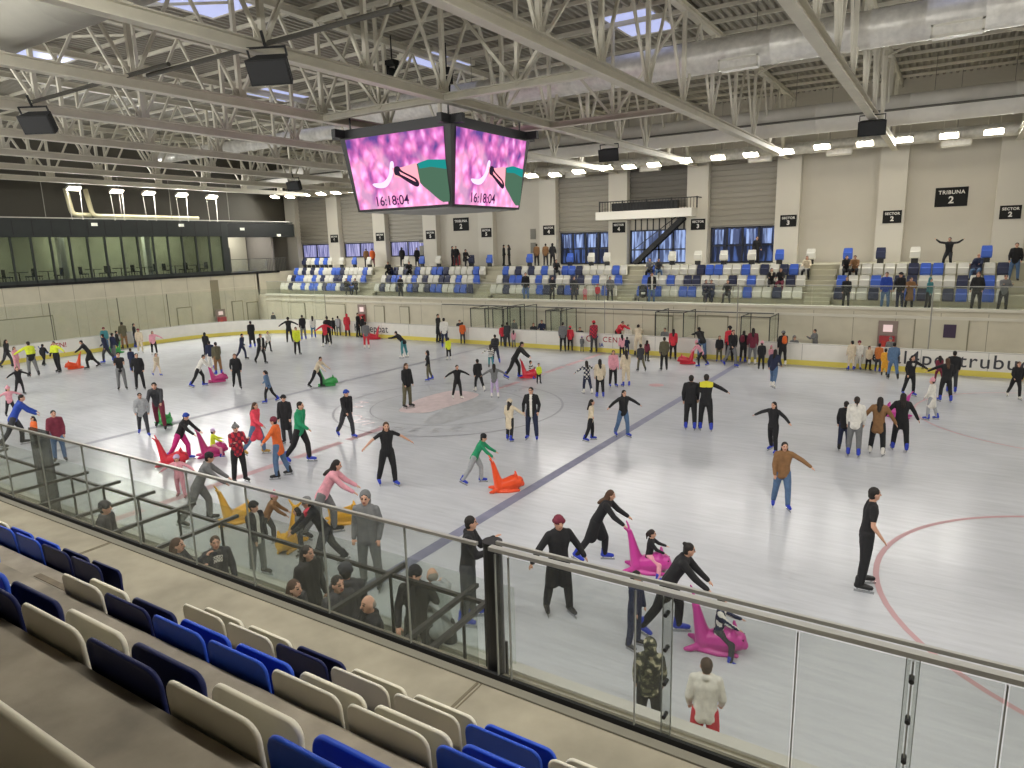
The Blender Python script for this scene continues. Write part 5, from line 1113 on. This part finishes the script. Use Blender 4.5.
# ---------------------------------------------------------------- people
PAL = dict(k='1C1C1F', n='232A44', g='6E6F70', w='D9D6CE', r='C4303E', p='D898A4', m='C02A78', y='D2DE3A', o='D8662E', e='1E8A5E', b='24439E', t='3F7F86', c='CDBFA6', u='83603F', j='526C8E', d='38393D', l='B9A8C8', a='70283A', v='5C5844', L='9C9FA2', Y='DFA032', J='56708F', O='B86A32',  camo='4B4E3E', R='E0465A')
def cloth(c):
    if c == 'camo':
        if 'fabric_camo' in MATS: return MATS['fabric_camo']
        m = mat('fabric_camo', '3B3F30', .85); nt = m.node_tree; b = nt.nodes['Principled BSDF']
        tc = nt.nodes.new('ShaderNodeTexCoord'); n = nt.nodes.new('ShaderNodeTexNoise'); n.inputs['Scale'].default_value = 11; n.inputs['Detail'].default_value = 1
        rp = nt.nodes.new('ShaderNodeValToRGB'); rp.color_ramp.interpolation = 'CONSTANT'; el = rp.color_ramp.elements
        el[0].color = (*hexc('2A2C24'), 1); el[1].position = .5; el[1].color = (*hexc('595A46'), 1); q = el.new(.6); q.color = (*hexc('B5B096'), 1)
        nt.links.new(tc.outputs['Object'], n.inputs['Vector']); nt.links.new(n.outputs['Fac'], rp.inputs[0]); nt.links.new(rp.outputs[0], b.inputs['Base Color']); return m
    return mat('fabric_' + c, PAL[c], .85, noise=.12, nscale=14, bump=.2)
HAIR = dict(d='1F1A17', D='1F1815', B='4A3222', P='2A201B', U='1C1715', z='8B847C', u='4A3A2C')
SKIN = mat('skin', 'C79A82', .6); EYE = mat('eye_dark', '1A1512', .3); LIP = mat('lips', '9E5A52', .5)
SK = {'b': mat('blue_boot', '1F38B0', .4), 'k': mat('black_boot', '151517', .45), 'w': mat('white_boot', 'DCD8D0', .4), 'p': mat('pink_boot', 'B07078', .6), 'u': mat('tan_boot', 'A8843C', .6)}
BLADE = mat('blade_steel', 'B8BABC', .25, metal=.9)
# unit sphere template
bm_ = bmesh.new(); bmesh.ops.create_icosphere(bm_, subdivisions=2, radius=1); bm_.verts.ensure_lookup_table()
SV = np.array([v.co[:] for v in bm_.verts]); SF = [tuple(v.index for v in f.verts) for f in bm_.faces]; bm_.free()
class Blob:
    def __init__(s): s.v = []; s.f = []; s.n = 0
    def raw(s, v, f): s.v.append(np.asarray(v)); s.f += [tuple(i + s.n for i in q) for q in f]; s.n += len(v)
    def ell(s, c, r, M=None):
        v = SV * np.asarray(r)
        if M is not None: v = v @ np.array(M).T
        s.raw(v + np.asarray(c), SF)
    def cap(s, a, b, ra, rb=None):
        rb = ra if rb is None else rb; a = np.asarray(a, float); b = np.asarray(b, float)
        s.ell(a, (ra,) * 3); s.ell(b, (rb,) * 3)
        d = b - a; L = np.linalg.norm(d)
        if L < 1e-5: return
        d /= L; u = np.array((0, 0, 1.)) if abs(d[2]) < .9 else np.array((1., 0, 0)); x = np.cross(d, u); x /= np.linalg.norm(x); y = np.cross(d, x)
        n = 10; t = np.arange(n) * 2 * PI / n; c = np.outer(np.cos(t), x) + np.outer(np.sin(t), y)
        s.raw(np.vstack([a + c * ra, b + c * rb]), [(i, (i + 1) % n, n + (i + 1) % n, n + i) for i in range(n)] + [tuple(range(n - 1, -1, -1)), tuple(range(n, 2 * n))])
    def chain(s, pts, rs):
        for i in range(len(pts) - 1): s.cap(pts[i], pts[i + 1], rs[i], rs[i + 1])
JOBS = []
def organic(name, blob, mats, parent, voxel, smooth=3, post=None):
    me = bpy.data.meshes.new(name); v = np.vstack(blob.v); me.from_pydata(v.tolist(), [], blob.f)
    for m in (mats if isinstance(mats, (list, tuple)) else [mats]): me.materials.append(m)
    o = bpy.data.objects.new(name, me); COL.objects.link(o)
    if parent: o.parent = parent
    md = o.modifiers.new('r', 'REMESH'); md.mode = 'VOXEL'; md.voxel_size = voxel
    if smooth: ms = o.modifiers.new('s', 'SMOOTH'); ms.iterations = smooth; ms.factor = .5
    JOBS.append((o, post)); return o
def flush():
    dg = bpy.context.evaluated_depsgraph_get(); out = []
    for o, post in JOBS: out.append(bpy.data.meshes.new_from_object(o.evaluated_get(dg)))
    for (o, post), me in zip(JOBS, out):
        old = o.data; mats = [m for m in old.materials]
        o.modifiers.clear(); o.data = me
        me.materials.clear()
        for m in mats: me.materials.append(m)
        me.polygons.foreach_set('use_smooth', [True] * len(me.polygons))
        if post:
            co = np.empty(len(me.polygons) * 3); me.polygons.foreach_get('center', co); co = co.reshape(-1, 3)
            idx = post(co); me.polygons.foreach_set('material_index', idx.astype(np.int32).tolist())
        me.update(); bpy.data.meshes.remove(old)
    JOBS.clear()

# skate and shoe meshes (toe towards +y, heel at origin, sole plane z=0 at blade bottom)
def boot_obj(kind, blade, scale):
    key = (kind, blade)
    if key not in BOOTS:
        b = Blob(); h = .055 if blade else 0
        b.chain([(0, -.02, .05 + h), (0, .09, .045 + h), (0, .17, .036 + h)], [.048, .045, .036])
        b.chain([(0, -.01, .06 + h), (0, .0, .17 + h)], [.047, .05])
        if blade:
            b.cap((0, -.03, .03 + h), (0, .18, .02 + h), .02, .02)
        me_o = organic('skate_boot', b, [SK[kind]], None, .012, 1)
        BOOTS[key] = me_o; me_o.location = (0, 0, -50)
    return BOOTS[key]
BOOTS = {}
bl = MB(); bl.box(-.004, .004, -.06, .215, 0, .035); bl.box(-.009, .009, -.03, .0, .03, .07); bl.box(-.009, .009, .13, .16, .03, .07); BLME = bl.mesh('blade', BLADE)
PENDING_BOOTS = []
POSES = { # torso lean, legs (flex, abd, knee) L,R ; arms (flex, abd, elbow, in) L,R ; factor
 'stand': (2, (2, 4, 3), (-2, 4, 3), (4, 9, 14), (8, 9, 18)), 'walk': (8, (20, 4, 18), (-18, 6, 20), (-18, 14, 20), (22, 12, 30)),
 'armsout': (4, (10, 6, 12), (-12, 8, 10), (12, 62, 8), (8, 66, 10)), 'armsdown': (3, (6, 7, 5), (-6, 8, 5), (0, 34, 6), (0, 34, 6)),
 'push': (30, (24, 5, 26), (-22, 6, 12), (44, 4, 10), (38, 4, 14)), 'lean': (48, (6, 5, 10), (-8, 5, 4), (70, 10, 15), (62, 10, 20)),
 'phone': (5, (3, 5, 4), (-3, 5, 4), (30, 6, 95), (26, 8, 90)), 'pocket': (3, (3, 6, 4), (-3, 6, 4), (-6, 16, 38), (-4, 16, 38)),
 'armR': (4, (8, 5, 10), (-10, 6, 8), (6, 12, 20), (20, 62, 8)), 'armL': (4, (8, 5, 10), (-10, 6, 8), (20, 62, 8), (6, 12, 20)),
 'sit': (12, (82, 8, 84), (80, 9, 82), (34, 8, 55), (30, 10, 60)), 'sit2': (10, (82, 8, 84), (80, 9, 82), (30, 8, 60), (30, 10, 60)),
 'up': (2, (40, 8, 60), (36, 9, 60), (100, 60, 75), (110, 55, 95)), 'ride': (6, (62, 26, 62), (60, 26, 62), (48, 12, 25), (44, 12, 25)), 'print': (3, (3, 6, 4), (-3, 6, 4), (6, 16, 30), (10, 14, 26))}
def limb(fl, ab, s):
    a, b = R(fl), R(ab); return np.array((s * math.sin(b), math.sin(a) * math.cos(b), -math.cos(a) * math.cos(b)))
def person(x, y, z, yaw, H, pose, top, bot, head, shoe, label, lod, blade=True, seat=None):
    base, style = (top.split(':') + [''])[:2]
    P = POSES[pose]; rj = lambda s: random.uniform(-s, s)
    s = H / 1.75; child = max(0, (1.6 - H)); hs = s * (1 + child * .55)       # children have larger heads
    vox = {0: .0095, 1: .014, 2: .021}[lod]
    bulk = 1.0 + (.12 if 'coat' in style or 'C:' in head else 0) + rj(.05)
    lean = P[0] + rj(2)
    ja = [tuple(v + rj(4) for v in P[k]) for k in (3, 4)]
    hw, sw = .088 * s, .165 * s
    # legs
    thL, shL = .43 * s, .40 * s; ank = (.13 if blade else .07) * s + (0 if blade else 0.0)
    legs = []
    for sd, (fl, ab, kn) in ((-1, P[1]), (1, P[2])):
        d1 = limb(fl, ab, sd); d2 = limb(fl - kn, ab * .6, sd); legs.append((sd, d1, d2, fl - kn))
    if seat is None:
        drop = max(-(d1[2] * thL + d2[2] * shL) for _, d1, d2, _ in legs); hipz = drop + ank
    else: hipz = seat + .09 * s
    hip = np.array((0, 0, hipz)); l = R(lean); up = np.array((0, math.sin(l), math.cos(l))); fw = np.array((0, math.cos(l), -math.sin(l))); rt = np.array((1., 0, 0))
    if pose in ('push', 'lean'): hip = hip + np.array((0, -.08 * s, 0))
    chest = hip + up * .40 * s; neck = hip + up * .535 * s
    hl = R(lean * .35); hup = np.array((0, math.sin(hl), math.cos(hl))); hfw = np.array((0, math.cos(hl), -math.sin(hl)))
    tw = R(rj(14)); hrt = np.array((math.cos(tw), -math.sin(tw), 0.)); hfw = np.array((math.sin(tw) * hfw[1], math.cos(tw) * hfw[1], hfw[2])); HM = np.stack([hrt, hfw, hup], 1)
    hc = neck + up * .035 * s + hup * .105 * hs + hfw * .015 * s
    J = []
    for sd, d1, d2, sh in legs:
        h_ = hip + rt * sd * hw; k_ = h_ + d1 * thL; a_ = k_ + d2 * shL; J.append((sd, h_, k_, a_, sh))
    A = []
    for sd, (fl, ab, el, *_r) in zip((-1, 1), ja):
        s0 = chest + up * .085 * s + rt * sd * sw; fl0 = fl
        e_ = s0 + limb(fl0, ab, sd) * .285 * s; hd = limb(fl0 + el, ab * (.85 if ab > 30 else -.2), sd); w_ = e_ + hd * .245 * s
        A.append((sd, s0, e_, w_, hd))
    # body ------------------------------------------------------------
    b = Blob()
    b.ell(hc, (.073 * hs, .088 * hs, .108 * hs), HM); b.ell(hc + HM @ np.array((0, .03, -.062)) * hs, (.05 * hs, .052 * hs, .048 * hs), HM)
    b.cap(hc + HM @ np.array((0, .085, .0)) * hs, hc + HM @ np.array((0, .1, -.022)) * hs, .010 * hs, .015 * hs)
    for sd in (-1, 1): b.ell(hc + HM @ np.array((sd * .074, -.005, -.01)) * hs, (.012 * hs, .02 * hs, .03 * hs), HM)
    b.cap(neck - up * .03 * s, hc + HM @ np.array((0, -.015, -.07)) * hs, .052 * s, .05 * hs)
    for sd in (-1, 1):
        b.chain([hip + rt * sd * .055 * s, hip + up * .2 * s + rt * sd * .05 * s, chest + rt * sd * .075 * s, chest + up * .08 * s + rt * sd * .07 * s], [.095 * s, .08 * s, .095 * s, .075 * s])
        b.cap(neck - up * .04 * s, chest + up * .085 * s + rt * sd * sw * .9, .05 * s, .052 * s)
    for sd, h_, k_, a_, sh in J: b.chain([h_, (h_ + k_) / 2, k_, k_ * .7 + a_ * .3, a_], [.085 * s, .072 * s, .05 * s, .052 * s, .034 * s])
    for sd, s0, e_, w_, hd in A:
        b.chain([s0, e_, e_ * .7 + w_ * .3, w_], [.047 * s, .036 * s, .034 * s, .024 * s])
        side = np.cross(hd, np.array((0, 0, 1.)) if abs(hd[2]) < .9 else fw); side /= np.linalg.norm(side) + 1e-9; nrm = np.cross(side, hd)
        if nrm @ (hip - w_) < 0: nrm = -nrm
        pc = w_ + hd * .05 * s; Mh = np.stack([side, hd, nrm], 1); b.ell(pc, (.038 * s, .05 * s, .018 * s), Mh)
        for q, (off, ln) in enumerate(((-.027, .055), (-.009, .066), (.009, .062), (.026, .048))):
            f0 = w_ + hd * .088 * s + side * off * s; f1 = f0 + (hd * .55 + nrm * .15) * ln * .62 * s; f2 = f1 + (hd * .35 + nrm * .62) * ln * .5 * s
            b.chain([f0, f1, f2], [.0088 * s, .008 * s, .007 * s])
        t0 = w_ + hd * .03 * s - side * .03 * s * sd; t1 = t0 + (hd * .5 - side * .6 * sd + nrm * .3) * .045 * s; b.chain([t0, t1, t1 + (hd * .8 + nrm * .3) * .025 * s], [.012 * s, .0095 * s, .008 * s])
    def face(co, hc=hc, HM=HM, hs=hs):
        q = (co - hc) @ HM / hs; idx = np.zeros(len(co), int)
        fr_ = (q[:, 1] > .055)
        idx[fr_ & (abs(abs(q[:, 0]) - .03) < .014) & (abs(q[:, 2] - .012) < .009)] = 1
        idx[fr_ & (abs(abs(q[:, 0]) - .03) < .018) & (abs(q[:, 2] - .034) < .005)] = 1
        idx[fr_ & (abs(q[:, 0]) < .022) & (abs(q[:, 2] + .056) < .008)] = 2
        return idx
    body = organic('person', b, [SKIN, EYE, LIP], None, vox, 2 if lod else 2, face)
    body.location = (x, y, z); body.rotation_euler = (0, 0, yaw); tag(body, label, 'person')
    # top --------------------------------------------------------------
    g = .017 * s * bulk + (.006 if style != 'tee' else -.008); t = Blob()
    hem = hip - up * (.07 if style in ('tee', '') else .1) * s
    if style in ('coat', 'long'): hem = hip - np.array((0, 0, (.34 if style == 'coat' else .2) * s))
    for (sd, d1_, *_q) in legs:
        if style in ('coat', 'long'):
            dd = d1_ + np.array((0, 0, -.6)); dd /= np.linalg.norm(dd); hem = hip + dd * (.36 if style == 'coat' else .2) * s
        t.chain([hem + rt * sd * .06 * s, hip + rt * sd * .055 * s, hip + up * .2 * s + rt * sd * .05 * s, chest + rt * sd * .075 * s, chest + up * .08 * s + rt * sd * .07 * s], [(.1 if style in ('coat', 'long') else .095) * s + g, .095 * s + g, .085 * s + g, .095 * s + g, .075 * s + g])
        t.cap(neck - up * .045 * s, chest + up * .085 * s + rt * sd * sw * .88, .05 * s + g * .7, .05 * s + g * .8)
    t.cap(hip - np.array((0, 0, .04 * s)), chest, .1 * s + g, .08 * s)
    if seat is not None or pose in ('ride', 'up'): pass
    for sd, s0, e_, w_, hd in A:
        if style == 'tee': t.chain([s0, s0 * .35 + e_ * .65], [.052 * s, .048 * s])
        else: t.chain([s0, e_, w_ - hd * .01], [.05 * s + g * .8, .04 * s + g * .8, .032 * s + g * .5])
    t.cap(neck - up * .04 * s, neck - up * .0 * s, .055 * s + g * .4, .05 * s + g * .4)
    if style not in ('tee',) and not head.startswith('C'): t.ell(neck - fw * .06 * s + up * .0 * s, (.075 * s, .045 * s, .05 * s))
    m1 = cloth(base); mats = [m1]; post = None
    if style == 'vest':
        mats = [m1, cloth('w' if base in 'kw' else 'g')]
        if base == 'w': mats = [cloth('w'), cloth('k')]
        def post(co, c=chest, s=s, inv=(base == 'w')):
            i = ((abs(co[:, 0]) < .045 * s) & (co[:, 1] > c[1] * .6) & (co[:, 2] < c[2] + .17 * s)).astype(int)
            return 1 - i if inv else i
    elif style == 'yoke':
        mats = [m1, mat('fabric_yoke', 'D8D03A', .8)]; post = lambda co, c=chest, s=s: ((co[:, 2] > c[2] - .0 * s) & (abs(co[:, 0]) < .19 * s)).astype(int)
    elif 'seen from behind' in label and False: pass
    elif base == 'y' and 'marshal' in label:
        mats = [m1, cloth('k')]; post = lambda co, c=chest, s=s: (co[:, 2] < c[2] - .24 * s).astype(int)
    elif 'striped' in label:
        mats = [m1, cloth('d')]; post = lambda co, s=s: (np.floor(co[:, 2] / .05) % 2).astype(int)
    elif 'white print' in label or pose == 'print':
        mats = [m1, cloth('w')]; post = lambda co, c=chest, s=s: ((abs(co[:, 0]) < .07 * s) & (abs(co[:, 2] - c[2]) < .06 * s) & (co[:, 1] > c[1]) & (np.sin(co[:, 0] * 160) * np.sin(co[:, 2] * 130) > -.2)).astype(int)
    elif 'patterned' in label:
        mats = [m1, cloth('r' if base in 'ra' else 'w')]; post = lambda co, s=s: (np.sin(co[:, 0] * 40) * np.sin(co[:, 2] * 34 + co[:, 1] * 20) > .15).astype(int)
    organic('coat' if style == 'coat' else ('tshirt' if style == 'tee' else 'jacket'), t, mats, body, vox * 1.1, 3, post)
    # trousers -----------------------------------------------------------
    q = Blob(); gg = .012 * s + (.012 * s if lod < 2 else .008 * s); wide = 1.35 if bot in ('L', 'l') or 'flare' in label else 1.0
    for sd in (-1, 1): q.cap(hip + rt * sd * .05 * s, hip + up * .08 * s + rt * sd * .05 * s, .095 * s + gg * .7, .088 * s + gg * .6)
    for sd, h_, k_, a_, sh in J:
        cut = a_ - (a_ - k_) / np.linalg.norm(a_ - k_) * .015 * s
        q.chain([h_, (h_ + k_) / 2, k_, (k_ + a_) / 2, cut], [.085 * s + gg * .8, .074 * s + gg, .054 * s + gg, .05 * s + gg, .036 * s * wide + gg])
    organic('trousers', q, cloth(bot if bot != 'c' else 'c'), body, vox * 1.1, 3)
    # hair / hat -----------------------------------------------------------
    kind, hc_col = (head.split(':') + [''])[:2]
    hb = Blob(); loc = lambda a, b_, c: hc + HM @ np.array((a, b_, c)) * hs
    hk = kind if kind in HAIR else 'D' if kind in 'HC' and shoe != 'x' and (top[0] in 'pc') else 'd'
    if kind == 'z':
        hb.ell(loc(0, -.035, -.01), (.074 * hs, .066 * hs, .07 * hs), HM)
    else:
        hb.ell(loc(0, -.016, .026), (.082 * hs, .09 * hs, .094 * hs), HM); hb.ell(loc(0, -.035, -.03), (.072 * hs, .062 * hs, .07 * hs), HM)
        if hk in 'DB' and not (kind == 'C'):
            hb.chain([loc(0, -.05, .0), loc(0, -.085, -.12), neck - fw * .115 * s - up * .1 * s, chest - fw * .15 * s - up * .02 * s], [.07 * hs, .062 * hs, .06 * s, .035 * s])
            for sd in (-1, 1): hb.chain([loc(sd * .055, -.01, .0), loc(sd * .062, -.02, -.1), neck + rt * sd * .07 * s - fw * .06 * s], [.03 * hs, .028 * hs, .025 * s])
        elif hk == 'P': hb.chain([loc(0, -.09, .05), loc(0, -.13, -.02), loc(0, -.12, -.16)], [.03 * hs, .03 * hs, .014 * hs])
        elif hk == 'U': hb.ell(loc(0, -.09, .085), (.036 * hs,) * 3)
    organic('hair', hb, mat('hair_' + (hk if kind != 'z' else 'z'), HAIR[hk if kind != 'z' else 'z'], .75), body, max(vox, .012), 2)
    if kind == 'H':
        h2 = Blob(); h2.ell(loc(0, -.012, .062), (.09 * hs, .1 * hs, .082 * hs), HM); h2.cap(loc(-.05, .03, .045), loc(.05, .03, .045), .052 * hs); h2.cap(loc(-.05, -.05, .03), loc(.05, -.05, .03), .05 * hs)
        if hc_col in ('g', 'p') and child > 0 or 'bobble' in label: h2.ell(loc(0, -.02, .16), (.034 * hs,) * 3)
        organic('hat', h2, cloth(hc_col), body, max(vox, .012), 2)
    elif kind == 'C':
        h2 = Blob(); h2.ell(loc(0, -.035, .03), (.1 * hs, .1 * hs, .118 * hs), HM); h2.ell(loc(0, -.06, -.06), (.09 * hs, .08 * hs, .09 * hs), HM); h2.cap(loc(0, -.06, -.08), neck - fw * .03 * s, .08 * hs, .08 * s)
        organic('hood', h2, cloth(hc_col), body, max(vox, .012), 2)
    if 'backpack' in label:
        bb = Blob(); bb.chain([chest - fw * .2 * s - up * .12 * s, chest - fw * .2 * s + up * .06 * s], [.13 * s, .11 * s])
        o_ = organic('backpack', bb, cloth('o' if 'orange' in label else 'a'), body, .02, 2)
    if 'scarf' in label:
        bb = Blob(); bb.cap(neck + rt * .04 * s + fw * .02 * s, neck - rt * .04 * s + fw * .03 * s, .06 * s); bb.chain([neck + fw * .1 * s, chest + fw * .15 * s], [.04 * s, .03 * s]); organic('scarf', bb, cloth('R' if 'red' in label else 'c'), body, .015, 2)
    for sd, h_, k_, a_, sh in J: PENDING_BOOTS.append((body, a_.copy(), sh, s, shoe, blade, sd)); boot_obj(shoe, blade, s)
    return body
def place_boots():
    for body, a_, sh, s, shoe, blade, sd in PENDING_BOOTS:
        src = BOOTS[(shoe, blade)]; o = bpy.data.objects.new('ice_skate' if blade else 'shoe', src.data); COL.objects.link(o); o.parent = body
        hh = .13 if blade else .07
        pit = R(max(-50, min(0, sh + 6)) * .8) if sh < -8 else 0
        if seated_up(sh): pit = 0
        Rm = Matrix.Rotation(pit, 4, 'X') @ Matrix.Rotation(-sd * R(10), 4, 'Z')
        o.matrix_local = Matrix.Translation(a_.tolist()) @ Rm @ Matrix.Translation((0, -.02 * s, -hh * s)) @ Matrix.Scale(s * 1.08, 4)
        if blade:
            q = bpy.data.objects.new('blade', BLME); COL.objects.link(q); q.parent = o
    for o in BOOTS.values(): bpy.data.objects.remove(o)
def seated_up(sh): return False
for row in PEOPLE:
    person(*row)

# ---------------------------------------------------------------- seal skating aids
def aid_blob():
    b = Blob()
    b.chain([(0, -.24, .16), (0, 0, .19), (0, .2, .23), (0, .34, .23), (0, .45, .17)], [.13, .17, .19, .15, .07])
    for sd in (-1, 1):
        b.chain([(sd * .1, -.42, .035), (sd * .14, 0, .03), (sd * .1, .34, .035)], [.035, .04, .035])
        b.chain([(sd * .06, -.3, .08), (sd * .17, -.46, .06), (sd * .2, -.56, .055)], [.06, .05, .03])
        b.chain([(sd * .08, .27, .36), (sd * .1, .25, .46)], [.055, .03])
        b.chain([(0, -.45, .74), (sd * .09, -.48, .83), (sd * .17, -.54, .9)], [.045, .028, .02])
    b.chain([(0, -.26, .16), (0, -.33, .38), (0, -.39, .6), (0, -.44, .76)], [.16, .115, .08, .06])
    for i_, v_ in enumerate(b.v): b.v[i_] = v_ * np.array((1.02, .84, 1.02))
    return b
AIDC = {'orange': 'E85024', 'green': '35964A', 'magenta': 'B83474', 'red': 'CC2A3C', 'yellow': 'E0AA30', 'pink': 'C03C94'}
aproto = organic('seal_skating_aid', aid_blob(), [mat('plastic_orange', AIDC['orange'], .35)], None, .016, 4)
AIDO = []
flush()
place_boots()
for i, (x, y, yaw_, c, lab) in enumerate(AIDS):
    o = aproto if i == 0 else aproto.copy()
    if i: COL.objects.link(o)
    o.location = (x, y, 0); o.rotation_euler = (0, 0, yaw_); o.material_slots[0].link = 'OBJECT'; o.material_slots[0].material = mat('plastic_' + c, AIDC[c], .35)
    tag(o, lab, 'skating aid', 'seal shaped skating aids')
    for sd in (-1, 1):
        e_ = MB(); e_.tube([(sd * .09, .355, .3), (sd * .105, .362, .305)], .014, 8); q = e_.build('eye', EYE, o)
# a pushchair parked in the far stand, with a seal-black hood
e = empty('pushchair', (0.95, 17.9, 2.6), .4, label='black pushchair with white motif parked at the foot of the stairs', cat='pushchair')
b = Blob(); b.ell((0, 0, .55), (.26, .34, .3)); b.ell((0, .12, .8), (.26, .26, .24)); organic('hood', b, blackm, e, .025, 2)
for sx in (-.25, .25):
    for sy in (-.32, .32):
        m = MB(); m.tube([(sx - .02, sy, .12), (sx + .02, sy, .12)], .12, 16); m.build('wheel', black, e)
m = MB(); m.beam((-.22, .3, .25), (-.22, -.55, 1.0), .03, .03); m.beam((.22, .3, .25), (.22, -.55, 1.0), .03, .03); m.beam((-.22, -.55, 1.0), (.22, -.55, 1.0), .03, .03); m.build('frame', black, e)
m = MB(); m.box(-.12, .12, -.36, -.345, .5, .62); m.build('motif', white, e)
flush()

# lettering becomes plain mesh
dg = bpy.context.evaluated_depsgraph_get()
for o in [o for o in scene.objects if o.type == 'FONT']:
    me = bpy.data.meshes.new_from_object(o.evaluated_get(dg)); q = bpy.data.objects.new(o.name, me); COL.objects.link(q)
    q.parent = o.parent; q.matrix_parent_inverse = o.matrix_parent_inverse.copy(); q.location = o.location; q.rotation_euler = o.rotation_euler
    for k in o.keys():
        if k in ('kind', 'label'): q[k] = o[k]
    nm_ = o.name; bpy.data.objects.remove(o); q.name = nm_
# ---------------------------------------------------------------- world and view
w_ = bpy.data.worlds.new('world'); scene.world = w_; w_.use_nodes = True
w_.node_tree.nodes['Background'].inputs[0].default_value = (.55, .6, .75, 1); w_.node_tree.nodes['Background'].inputs[1].default_value = .3
scene.view_settings.view_transform = 'Standard'; scene.view_settings.look = 'None'; scene.view_settings.gamma = 1
scene.view_settings.use_curve_mapping = False; scene.view_settings.exposure = EXPO
scene.cycles.use_denoising = True; scene.cycles.max_bounces = 7; scene.cycles.diffuse_bounces = 4; scene.cycles.transparent_max_bounces = 16
scene.cycles.sample_clamp_indirect = 6
